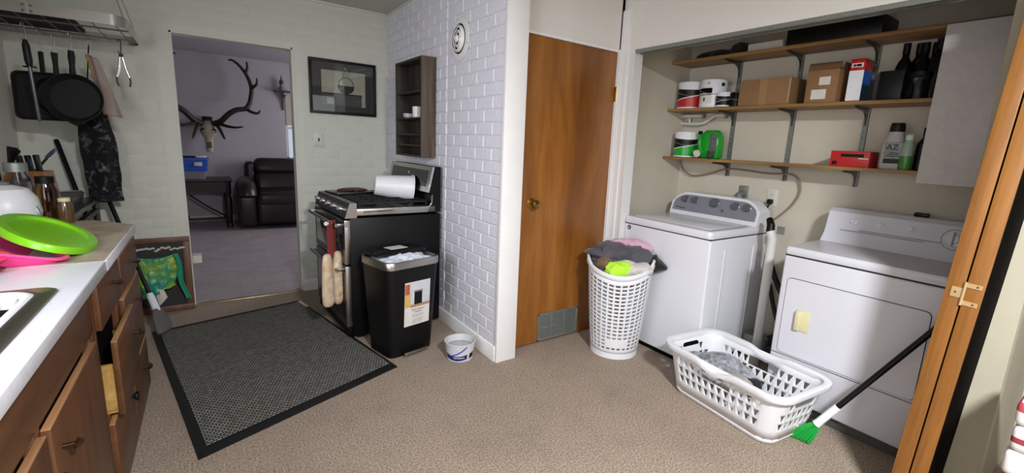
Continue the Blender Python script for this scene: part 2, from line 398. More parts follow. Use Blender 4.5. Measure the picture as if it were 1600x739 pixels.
# trims
st(G().box(1.442, YC, 0, 1.588, YC+.036, H, .003).fin('trim_1', 'trim'), 'white corner casing board beside the brown door')
st(G().box(1.588, YC+.094, 0, 1.604, YC+.125, 2.036).box(1.588, YC+.094, 2.03, 2.43, YC+.125, 2.045).box(2.418, YC+.085, 0, 2.432, YC+.125, 2.045).fin('trim_2', 'trim'), 'thin white stop around the brown door')
st(G().box(XD-.004, YJ-.012, 0, 2.53, YJ, HD).fin('trim_3', 'trim'), 'white closet jamb')
st(G().box(2.435, YC+.03, 0, XD, YC+.10, 2.3).fin('trim_4', 'trim'), 'white casing strip right of the brown door')
st(G().box(1.434, YC+.02, 0, XB+.005, YA, .105, .004).fin('baseboard_right', 'trim'), 'white baseboard under the white brick wall')
st(G().box(DR+.003, YA-.012, 0, XB, YA+.004, .10, .003).fin('baseboard_back', 'trim'))
st(G().box(-1.9, 8.385, 0, 3.6, 8.4, .09).fin('baseboard_living', 'trim'))
st(G().box(DL-.003, YA-.012, 0, DR+.003, YA+.03, .008, .003).fin('trim_5', 'threshold'), 'thin metal threshold strip in the doorway')
dj = G(); dj.box(DL-.001, YA-.004, 0, DL+.012, YA+T+.004, DT).box(DR-.012, YA-.004, 0, DR+.001, YA+T+.004, DT).box(DL, YA-.004, DT-.012, DR, YA+T+.004, DT+.001)
st(dj.fin('trim_6', 'paint_back'), 'painted jamb of the doorway')
st(G().box(XB-.012, 2.32, H-.02, XB+.005, YA, H, .004).box(-.93, YA-.012, H-.02, XB, YA+.004, H, .004).fin('trim_7', 'paint_back'))
st(G().box(2.449, .44, HD-.022, 2.475, YJ-.012, HD-.001).box(2.498, .44, HD-.022, 2.524, YJ-.012, HD-.001).box(2.475, .44, HD-.008, 2.5, YJ-.012, HD-.001).fin('trim_8', 'galv'), 'metal sliding track under the closet header')
# living room shell
lb = G(); wx0, wx1, wz0, wz1 = 1.165, 2.1, .95, 1.97
lb.box(-1.9, 8.4, 0, wx0, 8.52, H).box(wx1, 8.4, 0, 3.7, 8.52, H).box(wx0, 8.4, 0, wx1, 8.52, wz0).box(wx0, 8.4, wz1, wx1, 8.52, H)
st(lb.fin('wall_living_back', 'lavender'))
lr = G(); lr.box(3.6, YA+T, 0, 3.7, 5.7, H).box(3.6, 7.5, 0, 3.7, 8.5, H).box(3.6, 5.7, 0, 3.7, 7.5, .85).box(3.6, 5.7, 2.15, 3.7, 7.5, H)
st(lr.fin('wall_living_right', 'lavender'))
st(G().box(-1.9, YA+T, 0, -1.8, 8.5, H).fin('wall_living_left', 'lavender'))
def window(n, x0, x1, z0, z1, y, fn, blind=None):
    f = G()
    def bx(a, b, c, d, e, g): f.box(*fn(a, b, c, d, e, g))
    w = st(bpy.data.objects.new('window_%d' % n, None)); COL.objects.link(w)
    for q in ((x0, y, z0, x0+.04, y+.05, z1), (x1-.04, y, z0, x1, y+.05, z1), (x0, y, z0, x1, y+.05, z0+.04), (x0, y, z1-.04, x1, y+.05, z1), (x0, y+.005, (z0+z1)/2-.02, x1, y+.045, (z0+z1)/2+.02)): bx(*q)
    f.fin('window_frame', 'trim', w)
    g = G(); g.box(*fn(x0+.03, y+.022, z0+.03, x1-.03, y+.026, z1-.03)); g.fin('pane', 'pane', w)
    return w
w1 = window(1, wx0, wx1, wz0, wz1, 8.43, lambda *q: q)
G().box(wx0+.02, 8.415, 1.50, wx1-.02, 8.425, wz1-.01).fin('roller_blind', plain('cream_blind', '#c9bfae', .8), w1)
sw = lambda a, b, c, d, e, g: (-1.0-(b-0), a, c, -1.0-(e-0), d, g)
def bxs(x0, y0, z0, x1, y1, z1): return (min(x0, x1), min(y0, y1), z0, max(x0, x1), max(y0, y1), z1)
window(2, a, b, c, d, 0, lambda q0, q1, q2, q3, q4, q5: bxs(-1.03+q1, q0, q2, -1.03+q4, q3, q5))
window(3, 1.4, 3.2, .75, 2.25, -3.06, lambda *q: q)
window(4, 5.7, 7.5, .85, 2.15, 0, lambda q0, q1, q2, q3, q4, q5: bxs(3.63+q1, q0, q2, 3.63+q4, q3, q5))

# bricks: foam-panel bricks, each its own piece
BL, BH, JT = .205, .0772, .004
def brick_mesh(name, L, Hh, proud, mat):
    g = G(); e = .006
    o = [(-L/2, -Hh/2), (L/2, -Hh/2), (L/2, Hh/2), (-L/2, Hh/2)]; i = [(-L/2+e, -Hh/2+e), (L/2-e, -Hh/2+e), (L/2-e, Hh/2-e), (-L/2+e, Hh/2-e)]
    g.loft([[(x, .004, z) for x, z in o], [(x, -proud*.35, z) for x, z in o], [(x, -proud, z) for x, z in i]], cap0=False)
    ob = g.fin(name, mat, thr=20); me = ob.data; bpy.data.objects.remove(ob); return me
def lay_bricks(parent, u0, u1, fn, rz, proud, mat, holes=(), zmax=H, z0=.0, cap=300, phase=0):
    meshes = {}; items = []
    row = 0; z = z0
    while z < zmax-.012:
        hh = min(BH, zmax-z); u = u0-(BL/2 if (row+phase) % 2 else 0)
        while u < u1-.01:
            segs = [(max(u, u0), min(u+BL, u1))]
            for (ha, hb, za, zb) in holes:
                if z+hh/2 > za and z+hh/2 < zb:
                    nsg = []
                    for (p, q) in segs:
                        if q <= ha or p >= hb: nsg.append((p, q))
                        else:
                            if p < ha: nsg.append((p, ha))
                            if q > hb: nsg.append((hb, q))
                    segs = nsg
            for (p, q) in segs:
                if q-p > .025: items.append((p, q, z, hh))
            u += BL
        z += BH; row += 1
    rest = []
    for k, (p, q, z, hh) in enumerate(items):
        L = round(q-p-JT, 2)-.0; key = (L, round(hh, 3))
        if k >= cap: rest.append((p, q, z, hh)); continue
        if key not in meshes: meshes[key] = brick_mesh('brick', max(.02, q-p-JT), hh-JT, proud, mat)
        o = bpy.data.objects.new('brick', meshes[key]); COL.objects.link(o); o.parent = parent
        o.location = fn((p+q)/2, z+hh/2, random.uniform(-.0006, .0006)); o.rotation_euler = (0, 0, rz)
    if rest:
        g = G(); e = .006
        for (p, q, z, hh) in rest:
            L = q-p-JT; h2 = hh-JT; mm = Matrix.Translation(fn((p+q)/2, z+hh/2, 0)) @ Matrix.Rotation(rz, 4, 'Z')
            o4 = [(-L/2, -h2/2), (L/2, -h2/2), (L/2, h2/2), (-L/2, h2/2)]; i4 = [(-L/2+e, -h2/2+e), (L/2-e, -h2/2+e), (L/2-e, h2/2-e), (-L/2+e, h2/2-e)]
            g.loft([[(x, .004, z_) for x, z_ in o4], [(x, -proud*.35, z_) for x, z_ in o4], [(x, -proud, z_) for x, z_ in i4]], cap0=False, mt=mm)
        o = g.fin('bricks', mat, parent, thr=20); o['kind'] = 'stuff'
# front face normal is local -Y; on the right wall it must face -X: rotate -90 about Z
lay_bricks(wall_right, 2.32, 3.06, lambda u, z, d: (XB+.004+d, u, z), R(-90), .006, 'brick', z0=.105)
lay_bricks(wall_right, 3.063, YA-.002, lambda u, z, d: (XB+.004+d, u, z), R(-90), .006, 'brick', z0=.105, cap=165, phase=1)
lay_bricks(wall_back, -.93, XB-.004, lambda u, z, d: (u, YA+.003+d*.5, z), 0, .0022, 'brick_cream', holes=((DL-.075, DR+.06, -1, DT+.02),), z0=.01, cap=300)
tag(G().box(.806, YA-.006, 1.272, .889, YA+.001, 1.39, .003).fin('switch_plate', 'ivory'), 'ivory light switch plate left of the stove on the cream wall', 'switch')
sp = bpy.data.objects['switch_plate']
G().box(.842, YA-.016, 1.318, .854, YA-.004, 1.345, .002).fin('toggle', 'brown', sp)
# brown slab door
d1 = st(bpy.data.objects.new('door_1', None), 'brown varnished slab door with brass knob'); COL.objects.link(d1)
G().box(1.604, 2.39, .012, 2.419, 2.425, 2.028, .002).fin('door_slab', 'door', d1)
kb = G(); Rx = Matrix.Translation((1.735, 2.39, 1.0)) @ Matrix.Rotation(R(90), 4, 'X')
kb.lathe([(.034, 0), (.034, .004), (.02, .009), (.012, .012), (.011, .03), (.022, .036), (.029, .046), (.030, .056), (.024, .066), (.01, .070)], 24, mt=Rx)
G_knob = kb.fin('door_knob', 'brass', d1)
gr = G(); gx0, gx1, gz0, gz1 = 1.838, 2.20, .022, .218
gr.box(gx0, 2.386, gz0, gx1, 2.392, gz1)
vg = gr.fin('vent_grille', 'galv', d1)
g = G(); t_ = .012
for (x0, z0, x1, z1) in ((gx0, gz0, gx1, gz0+t_), (gx0, gz1-t_, gx1, gz1), (gx0, gz0, gx0+t_, gz1), (gx1-t_, gz0, gx1, gz1), (gx0+.118, gz0, gx0+.126, gz1), (gx0+.236, gz0, gx0+.244, gz1), (gx0, gz0+.088, gx1, gz0+.095)):
    g.box(x0, 2.378, z0, x1, 2.388, z1, .002)
g.fin('grille_frame', 'galv', vg)
g = G()
for k in range(34): z = gz0+.012+k*.0052; g.box(gx0+.01, 2.383, z, gx1-.01, 2.387, z+.0026)
g.fin('louver', 'galv', vg)
G().box(2.412, 2.378, 1.70, 2.428, 2.392, 1.80, .002).cyl((2.421, 2.376, 1.698), (2.421, 2.376, 1.802), .006, n=10).fin('hinge', 'brass', d1)
G().box(2.412, 2.378, .22, 2.428, 2.392, .32, .002).cyl((2.421, 2.376, .218), (2.421, 2.376, .322), .006, n=10).fin('hinge', 'brass', d1)
# folded bifold closet door
d2 = st(bpy.data.objects.new('door_2', None), 'folded closet door with orange wooden edges'); COL.objects.link(d2)
d2.location = (2.13, .44, 0); d2.rotation_euler = (R(2.6), 0, 0)      # the folded pair sags towards the wall
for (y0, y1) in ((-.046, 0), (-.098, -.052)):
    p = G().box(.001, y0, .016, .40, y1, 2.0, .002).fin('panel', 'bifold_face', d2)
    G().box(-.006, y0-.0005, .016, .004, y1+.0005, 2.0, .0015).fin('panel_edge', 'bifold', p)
for hz in (.94, .10, 1.90):
    h = G()
    h.box(-.009, -.092, hz+.024, -.005, -.050, hz+.04).box(-.009, -.092, hz-.04, -.005, -.050, hz-.024).box(-.009, -.047, hz-.018, -.005, -.016, hz+.018)
    h.cyl((-.01, -.049, hz-.042), (-.01, -.049, hz+.042), .0045, n=8)
    ho = h.fin('hinge', 'hinge', d2)
    g = G()
    for (y, z) in ((-.080, hz+.032), (-.080, hz-.032), (-.028, hz)): g.lathe([(.0035, 0), (.003, .0015), (0, .002)], 10, mt=Matrix.Translation((-.009, y, z)) @ Matrix.Rotation(R(-90), 4, 'Y'))
    g.fin('screw', 'brown', ho)

# ================================================================== STOVE
S = thing('stove', 'black and stainless double oven gas range in the corner', 'stove', (.76, 3.058, 0), R(2.6))
W_, D_ = .762, .66                                   # local: x depth towards the wall, y width
G().box(.012, 0, .03, D_, W_, .845, .004).fin('body', 'blackmat', S)
G().box(.05, .03, 0, .1, .07, .03).box(.05, W_-.07, 0, .1, W_-.03, .03).box(.56, .03, 0, .61, .07, .03).box(.56, W_-.07, 0, .61, W_-.03, .03).fin('foot', 'black', S)
def oven_door(z0, z1, hz):
    d = G().box(-.022, .004, z0, .012, W_-.004, z1, .004).fin('oven_door', 'steel_dark', S)
    G().box(-.026, .055, z0+.05, -.02, W_-.055, z1-.055, .003).fin('door_glass', 'blackgloss', d)
    G().box(-.024, .001, z0+.002, .012, .012, z1-.002, .002).fin('door_side', 'steel', d)
    h = G(); h.tube([(-.066, .03, hz), (-.07, .1, hz), (-.07, W_-.1, hz), (-.066, W_-.03, hz)], .0115, 12)
    h.box(-.066, .035, hz-.009, -.018, .055, hz+.009, .003).box(-.066, W_-.055, hz-.009, -.018, W_-.035, hz+.009, .003)
    h.fin('door_handle', 'steel', d)
    return d
oven_door(.10, .525, .50); od = oven_door(.535, .835, .80)
G().box(-.012, .004, .035, .012, W_-.004, .095, .003).fin('kick_plate', 'blackmat', S)
vs_ = G()
for k in range(5): vs_.box(-.0255, .0005, .79+k*.008, -.004, .013, .7945+k*.008)
vs_.fin('side_vent', 'black', S)
cp = G(); cp.prism([(-.02, .848), (.055, .848), (.055, .945), (.012, .945)], 0, W_, 'y'); cpo = cp.fin('control_panel', 'steel_dark', S)
G().prism([(-.0205, .8475), (.056, .8475), (.056, .9455), (.0115, .9455)], -.002, .006, 'y').fin('panel_side_cap', 'steel', cpo)
nrm = Vector((-.097, 0, .032)).normalized()
for k in range(5):
    y = .10+k*.14; c0 = Vector((-.004, y, .895)); g = G()
    g.tube([c0, c0+nrm*.006, c0+nrm*.008, c0+nrm*.03, c0+nrm*.034], [.024, .024, .019, .0185, .015], 18)
    g.box(-.003, -.0025, -.016, .003, .0025, .016, mt=Matrix.Translation(c0+nrm*.036))
    g.fin('knob', 'chrome', cpo)
G().box(.055, 0, .86, D_-.04, W_, .905, .004).fin('cooktop', 'steel', S)
G().box(.075, .02, .9, D_-.09, W_-.02, .912, .003).fin('burner_pan', 'blackmat', S)
for s0 in (0, .366):
    g = G(); yy0, yy1 = .03+s0*1.0, .03+s0+.335; zt = .945
    for y in (yy0, yy0+.11, yy0+.225, yy1): g.box(.08, y-.006, zt-.014, D_-.1, y+.006, zt, .002)
    for x in (.08, .2, .32, .44, D_-.1): g.box(x-.006, yy0, zt-.014, x+.006, yy1, zt, .002)
    for x in (.08, D_-.1):
        for y in (yy0, yy1): g.box(x-.006, y-.006, .905, x+.006, y+.006, zt)
    g.fin('grate', 'iron', S)
for (x, y) in ((.2, .17), (.45, .17), (.2, .58), (.45, .58), (.33, .38)):
    G().lathe([(.05, 0), (.05, .008), (.034, .012), (.034, .02), (.0, .021)], 18, (x, y, .911)).fin('burner', 'iron', S)
g = G(); g.tube([(.10, -.002, .884), (.54, -.002, .896), (.575, -.002, .905), (.59, -.002, .93), (.592, -.002, .985)], .006, 8)
g.fin('edge_strip', 'chrome', S)
g = G(); g.prism([(.56, .86), (.66, .86), (.66, 1.185), (.625, 1.185), (.61, 1.17), (.575, 1.0), (.59, .985), (.585, .92)], 0, W_, 'y')
bgo = g.fin('backguard', 'blackmat', S)
def sl(y, t, off=0): # point on the slanted guard face: t 0..1 upwards
    p0 = Vector((.570, 0, 1.0)); p1 = Vector((.612, 0, 1.182)); q = p0.lerp(p1, t); n = Vector((-.182, 0, .042)).normalized(); q = q+n*off; return (q.x, y, q.z)
def slab(g, y0, y1, t0, t1, o0, o1): g.loft([[sl(y0, t0, o0), sl(y1, t0, o0), sl(y1, t1, o0), sl(y0, t1, o0)], [sl(y0, t0, o1), sl(y1, t0, o1), sl(y1, t1, o1), sl(y0, t1, o1)]])
g = G(); slab(g, .0, W_, 0, 1, .0, .012); go = g.fin('guard_panel', 'steel', bgo)
g = G(); slab(g, .05, W_-.05, .2, .84, .011, .014); g.fin('guard_display', 'blackgloss', bgo)
g = G(); slab(g, .372, .39, .6, .70, .0135, .0155); g.fin('guard_emblem', 'chrome', bgo)
g = G(); slab(g, -.001, .006, 0, 1, .0, .013); g.fin('guard_end', 'chrome', bgo)

# white plastic bucket lying on the stove
bk = thing('bucket', 'plain white plastic tub lying on its side on the stove grates', 'bucket', (1.20, 3.36, .947))
mt = Matrix.Translation((-.155, .06, .082)) @ Matrix.Rotation(R(-14), 4, 'Z') @ Matrix.Rotation(R(90+5.5), 4, 'Y')
G(mt).lathe([(.0, 0), (.068, 0), (.074, .006), (.097, .262), (.104, .264), (.104, .278), (.098, .279), (.072, .012), (.0, .01)], 36, cap0=False, cap1=False).fin('tub', 'whitep', bk)
# griddle with burnt paper on far burners
cb = thing('meat_tray', 'dark tray of red meat lying on the far stove burners', 'food tray', (.93, 3.66, .9475), R(12))
G().box(-.15, -.11, 0, .15, .11, .012, .004).fin('tray', 'steel_dark', cb)
G().blob((.02, 0, .02), (.11, .075, .016), .35, 18, 3, 4).fin('meat', plain('raw_meat', '#4a2624', .4, var=.5, nscale=40, bump=.4), cb)
# oven mitts hanging from upper oven handle
om = thing('oven_mitts', 'pair of cream oven mitts with a red strap hanging from the oven handle', 'oven mitts', (.682, 3.105, 0), R(-52))
g = G(); g.grid(14, 9, lambda u, v: (.012*math.sin(6*v)-.004-.016*(1 if u < .95 else 0), -.045+.09*v*(1-.1*u), .83-.23*u)); g.fin('strap', 'mitt_r', om, solid=.006, sub=1)
G().tube([(-.022, -.05, .815), (-.022, -.005, .815)], .013, 12).fin('strap_end', 'whitep', om)
G().lathe([(.0, 0), (.014, 0), (.014, .004), (.007, .005), (.007, .006), (0, .006)], 16, mt=Matrix.Translation((-.036, -.005, .815)) @ Matrix.Rotation(R(-90), 4, 'Y')).fin('strap_badge', 'red', om)
for (yc, zb, dz, sd) in ((.043, .195, 0, 1), (-.052, .205, .0, 2)):
    g = G(); prof = [(.032, .62), (.042, .59), (.052, .52), (.055, .44), (.058, .36), (.058, .30), (.05, .27), (.03, zb+.055), (.004, zb+.05)]
    rings = []
    for k, (r, z) in enumerate(prof):
        rings.append([(-.018+r*.55*math.cos(2*math.pi*i/18)+.004*noise.noise((i, z*9, sd)), yc+r*.82*math.sin(2*math.pi*i/18), z) for i in range(18)])
    g.loft(rings); g.fin('mitt', 'mitt_w', om, thr=80, sub=1)

# ================================================================== STEP BIN
TC = thing('trash_can', 'black step-on trash can with steel rim and printed label', 'trash can', (1.02, 2.82, 0), R(12.5))
w0, d0, w1_, d1_ = .325, .27, .385, .335
rings = []
for (t, z) in ((0, .012), (.03, .0), (.05, .02), (.97, .585), (1, .60)):
    w = w0+(w1_-w0)*t; dd = d0+(d1_-d0)*t; rings.append([(x, y, z) for x, y in rrect(0, 0, w, dd, .05)])
rings = rings[2:]
rings.insert(0, [(x, y, .0) for x, y in rrect(0, 0, w0, d0, .05)])
g = G(); g.loft(rings, cap1=False); g.loft([[(x, y, .60) for x, y in rrect(0, 0, w1_, d1_, .05)], [(x, y, .60) for x, y in rrect(0, 0, w1_-.02, d1_-.02, .045)], [(x, y, .30) for x, y in rrect(0, 0, w1_-.04, d1_-.04, .045)]], cap0=False)
g.fin('body', 'black', TC)
g = G(); g.loft([[(x, y, z) for x, y in rrect(0, 0, w1_+e, d1_+e, .055)] for e, z in ((.004, .585), (.012, .588), (.012, .628), (.006, .634), (-.014, .634), (-.016, .60))], cap0=False, cap1=False); g.fin('rim', 'steel', TC)
lidm = Matrix.Translation((0, d1_/2-.005, .637)) @ Matrix.Rotation(R(-2.5), 4, 'X')
g = G(lidm); g.loft([[(x, y, z) for x, y in rrect(0, -.105, w, dd, .05)] for w, dd, z in ((.36, .20, 0), (.375, .21, .006), (.375, .21, .014), (.34, .18, .028), (.2, .11, .031))]); lid = g.fin('lid', 'black', TC)
G(lidm).box(-.065, -.165, .0295, .055, -.07, .0325).fin('lid_label', 'paper', lid)
g = G(); g.grid(26, 22, lambda u, v: ((u-.5)*.345, (v-.5)*.29, .615+.035*math.sin(math.pi*u)*math.sin(math.pi*v)*(1.5-v)+.02*noise.noise((u*9, v*9, 2))+(-.03 if u*v*(1-u)*(1-v) == 0 else 0))); g.fin('bag_liner', 'trashbag', TC)
def fpt(x, z, o=.0012): # front face point of the bin
    t = (z-.02)/(.585-.02)*.92+.05; dd = d0+(d1_-d0)*t; return (x, -dd/2-o, z)
def fquad(x0, z0, x1, z1, o, name, mat, par):
    g = G(); g.loft([[fpt(x0, z0, 0), fpt(x1, z0, 0), fpt(x1, z1, 0), fpt(x0, z1, 0)], [fpt(x0, z0, o), fpt(x1, z0, o), fpt(x1, z1, o), fpt(x0, z1, o)]]); return g.fin(name, mat, par)
LB = fquad(-.07, .195, .118, .49, .0012, 'label', 'paper', TC)
fquad(-.068, .32, .116, .488, .0015, 'label_photo', plain('label_photo_wall', '#c5c6ca', .5), LB)
fquad(-.068, .41, -.035, .478, .0018, 'label_brickwork', plain('label_photo_brick', '#b0582c', .5, var=.3, nscale=90), LB)
fquad(-.068, .325, -.028, .409, .0018, 'label_floorboards', plain('label_photo_boards', '#cda65a', .5, var=.2, nscale=60), LB)
fquad(-.028, .318, .116, .338, .0018, 'label_table', plain('label_photo_table', '#a58468', .5), LB)
fquad(.0, .335, .058, .42, .0021, 'label_bin', 'black', LB)
fquad(-.004, .421, .062, .43, .0022, 'label_bin_lid', 'steel', LB)
for i, (s, sz, z) in enumerate((('Power Opener', .0155, .300), ('TrashCan', .0155, .283))):
    p = fpt(.03, z, .0016); text(s, sz, 'navy', LB, face_mt(p, (1, 0, 0), (0, -.055, 1)))
for i in range(6): fquad(.03-.045+.006*(i % 2), .262-i*.011, .03+.045-.008*(i % 3), .266-i*.011, .0015, 'label_line', plain('label_grey', '#9b9ca4', .6), LB) if i != 2 else None
G().box(-.085, -.175, .022, .085, -.12, .034, .004).fin('pedal', 'black', TC)
G().box(-.088, -.185, .018, .088, -.172, .036, .004).fin('pedal_trim', 'steel', TC)
G().box(-.11, d0/-2-.0015, .004, .11, d0/-2+.01, .055, .004).fin('pedal_recess', 'dark', TC)

# ================================================================== WATER TUB
B_ = thing('plastic_tub', 'translucent plastic tub of water with blue label by the white brick wall', 'tub', (1.285, 2.475, 0))
G().lathe([(.0, 0), (.078, 0), (.083, .004), (.094, .112), (.099, .113), (.099, .121), (.092, .121), (.082, .012), (0, .008)], 44, cap0=False, cap1=False).fin('tub', plain('milky_plastic', '#c9cacb', .3, **{'Alpha': 1}), B_)
G().lathe([(.087, .07), (.0, .07)], 36, cap0=False, cap1=False).fin('water', plain('water_surface', '#a9a8a4', .05), B_)
G().lathe([(.0872, .072), (.0886, .08), (.089, .08)], 36, cap0=False, cap1=False).fin('water_line', 'greyp', B_)
def band(a0, a1, f0, f1, o=.0009, n=24):
    g = G(); rad = lambda z: .083+(.011)*(z-.004)/.108
    g.grid(n, 3, lambda u, v: ((rad(f0(u)+(f1(u)-f0(u))*v)+o)*math.cos(a0+(a1-a0)*u), (rad(f0(u)+(f1(u)-f0(u))*v)+o)*math.sin(a0+(a1-a0)*u), f0(u)+(f1(u)-f0(u))*v)); return g
fa = math.atan2(-2.475, -1.285)       # towards the viewer
lb_ = band(fa-1.15, fa+.55, lambda u: .012+.035*abs(u-.55)**1.6, lambda u: .055-.012*math.sin(3*u)).fin('label', 'navy', B_)
band(fa+.75, fa+1.2, lambda u: .02+.006*u, lambda u: .052+.01*u).fin('label', 'black', B_)
band(fa-.55, fa+.5, lambda u: .045+.055*u**1.5, lambda u: .052+.058*u**1.4, .0014).fin('label_swoosh', plain('blue_swoosh', '#2431a8', .4), lb_)
for i, ch in enumerate('Lactomin'):
    a = fa-.40+i*.10; z = .034; rr = .0875; text(ch, .021, 'whitep', lb_, face_mt((rr*math.cos(a), rr*math.sin(a), z), (-math.sin(a), math.cos(a), 0), (.1*math.cos(a), .1*math.sin(a), 1)))

# ================================================================== WALL THINGS
P = thing('framed_picture', 'black framed picture of a hanging kettle on the cream wall above the stove', 'picture', (1.062, YA-.001, 1.553))
pw, ph = .55, .448; y0 = -.026
for q in ((-pw/2, y0, 0, pw/2, 0, .022), (-pw/2, y0, ph-.022, pw/2, 0, ph), (-pw/2, y0, .022, -pw/2+.022, 0, ph-.022), (pw/2-.022, y0, .022, pw/2, 0, ph-.022)):
    G().box(*q, bev=.003).fin('frame_bar', 'black', P)
G().box(-pw/2+.02, -.012, .02, pw/2-.02, -.004, ph-.02).fin('mat_board', plain('charcoal_mat', '#2b2c2d', .7), P)
pr = G().box(-.178, -.014, .075, .182, -.0115, .362).fin('print', plain('print_sky', '#9b9c88', .7, var=.1, nscale=14), P)
G().box(-.178, -.0146, .075, .15, -.0138, .175).fin('print_stove', plain('print_stove_grey', '#3f463e', .7, var=.2), pr)
G().box(-.178, -.0152, .166, .155, -.0144, .178).fin('print_edge', plain('print_dark', '#23261f', .7), pr)
G().box(-.14, -.0152, .085, -.085, -.0144, .135).fin('print_panel', plain('print_light', '#7d8474', .7), pr)
g = G(); g.prism([(.02+.068*math.cos(t), .235+.058*math.sin(t)) for t in [R(180+10*k) for k in range(-1, 20)]], -.0156, -.0144, 'y'); g.fin('print_kettle', plain('print_kettle_dark', '#232420', .7), pr)
g = G(); g.tube([(.02+.062*math.cos(R(a_)), -.0156, .245+.068*math.sin(R(a_))) for a_ in range(0, 181, 15)], .0028, 6); g.fin('print_bail', plain('print_bail_dark', '#1f201d', .7), pr)
g = G(); g.tube([(0, -.0158, .318), (.004, -.0158, .36), (.014, -.0158, .39), (.024, -.0158, .392), (.034, -.0158, .36), (.038, -.0158, .318)], .0032, 6); g.fin('print_hook', plain('print_hook', '#8f9087', .6), pr)
G().box(-pw/2+.02, -.0205, .02, pw/2-.02, -.0185, ph-.02).fin('glazing', 'pane', P)

K_ = thing('spice_rack', 'dark weathered wooden shelf box on the white brick wall above the stove', 'wall shelf', (XB-.004, 3.50, 1.242))
kd, ky0, ky1, kh = .112, -.266, .272, .718
G().box(-kd, ky0, 0, 0, ky0+.018, kh, .001).fin('side_panel', 'spice_side', K_); G().box(-kd, ky1-.018, 0, 0, ky1, kh, .001).fin('side_panel', 'spice', K_)
G().box(-kd, ky0+.018, kh-.016, 0, ky1-.018, kh, .001).fin('top_board', 'spice', K_); G().box(-kd, ky0+.018, 0, 0, ky1-.018, .016, .001).fin('bottom_board', 'spice', K_)
G().box(-.012, ky0+.016, .01, -.003, ky1-.016, kh-.01).fin('back_board', 'spice', K_)
for z in (.487, .294, .172, .092): G().box(-kd+.004, ky0+.017, z-.012, -.01, ky1-.017, z, .001).fin('shelf', 'spice', K_)
mg = thing('mug', 'white mug on a shelf of the dark wall rack', 'mug', (XB-.072, 3.425, 1.5365))
G().lathe([(0, 0), (.03, 0), (.034, .004), (.036, .08), (.033, .08), (.031, .006), (0, .005)], 24, cap0=False, cap1=False).fin('cup', 'whitep', mg)
G().tube([(0, .034, .066), (0, .052, .062), (0, .056, .04), (0, .048, .02), (0, .034, .016)], .004, 8).fin('handle', 'whitep', mg)
for k in range(3):
    tag(G().lathe([(0, .002), (.028, 0), (.046, .012), (.047, .014), (.028, .005), (0, .005)], 24, cap0=False, cap1=False).fin('saucer', 'whitep', loc=(XB-.062, 3.62, 1.5365+.010*k)), ['lowest white saucer of the stack on the dark wall rack', 'middle white saucer of the stack on the dark wall rack', 'top white saucer of the stack on the dark wall rack'][k], 'saucer', 'saucers on the wall rack')
V = thing('round_vent', 'round white ceiling-style air diffuser high on the white brick wall', 'vent', (XB-.0045, 2.863, 2.03))
vm = Matrix.Rotation(R(-90), 4, 'Y')
G(vm).lathe([(.135, 0), (.135, .004), (.105, .014), (.096, .012), (.094, .0)], 44, cap0=False, cap1=False).fin('flange', 'trim', V)
G(vm).lathe([(.0, .002), (.1, .002)], 32, cap0=False, cap1=False).fin('duct', 'dark', V)
for r_ in (.078, .052): G(vm).lathe([(r_, .006), (r_+.006, .012), (r_-.006, .03), (r_-.009, .028), (r_+.001, .010), (r_-.003, .006)], 40, cap0=False, cap1=False).fin('ring', 'trim', V)
G(vm).lathe([(.02, .006), (.024, .024), (.016, .036), (.0, .038)], 24, cap0=False, cap1=False).fin('center_cone', 'trim', V)
for a_ in (80, 200, 320): G().lathe([(.0, 0), (.004, 0), (.003, .002), (0, .002)], 8, mt=Matrix.Translation((-.008, .122*math.cos(R(a_)), .122*math.sin(R(a_)))) @ vm).fin('screw', 'greyp', V)

# ================================================================== RUG
rc = [Vector((-.092, 2.17, 0)), Vector((.897, 2.544, 0)), Vector((.60, 4.06, 0)), Vector((-.345, 3.83, 0))]
def rp(u, v): return rc[0].lerp(rc[1], u).lerp(rc[3].lerp(rc[2], u), v)
RG = thing('door_mat', 'grey woven mat with black rubber border on the kitchen floor', 'mat', rp(.5, .5))
c0 = rp(.5, .5); Rz = 0
def ripple(p, u, v): return .004*max(0, math.sin(9*v+1))*max(0, u-.7)/.3
g = G(); g.grid(60, 80, lambda u, v: (lambda p: (p.x-c0.x, p.y-c0.y, .0115+ripple(p, u, v)))(rp(.04+.935*u, .035+.93*v))); g.grid(2, 2, lambda u, v: (lambda p: (p.x-c0.x, p.y-c0.y, .004))(rp(.04+.935*u, .035+.93*v))); g.fin('woven_field', 'rug', RG)
g = G(); b0 = [tuple(rp(u, v)-c0) for u, v in ((0, 0), (1, 0), (1, 1), (0, 1))]; b1 = [tuple(rp(u, v)-c0) for u, v in ((.045, .04), (.97, .04), (.97, .965), (.045, .965))]
q = rp(.985, .93)-c0; G(Matrix.Translation((q.x, q.y, .0108)) @ Matrix.Rotation(R(12), 4, 'Z')).box(-.012, -.10, 0, .012, .07, .0015).fin('white_tape', 'paper', RG)
g.loft([[(x, y, 0.0) for x, y, z in b0], [(x, y, .005) for x, y, z in b0], [(x, y, .0105) for x, y, z in b1]], cap1=True); g.fin('border', 'rubber', RG)

t = thing('ceiling_light', 'round glass dome ceiling light behind the viewer', 'ceiling light', (.55, -.85, H))
G().lathe([(0, 0), (.19, 0), (.19, -.03), (.17, -.035), (0, -.035)], 32).fin('base', 'trim', t)
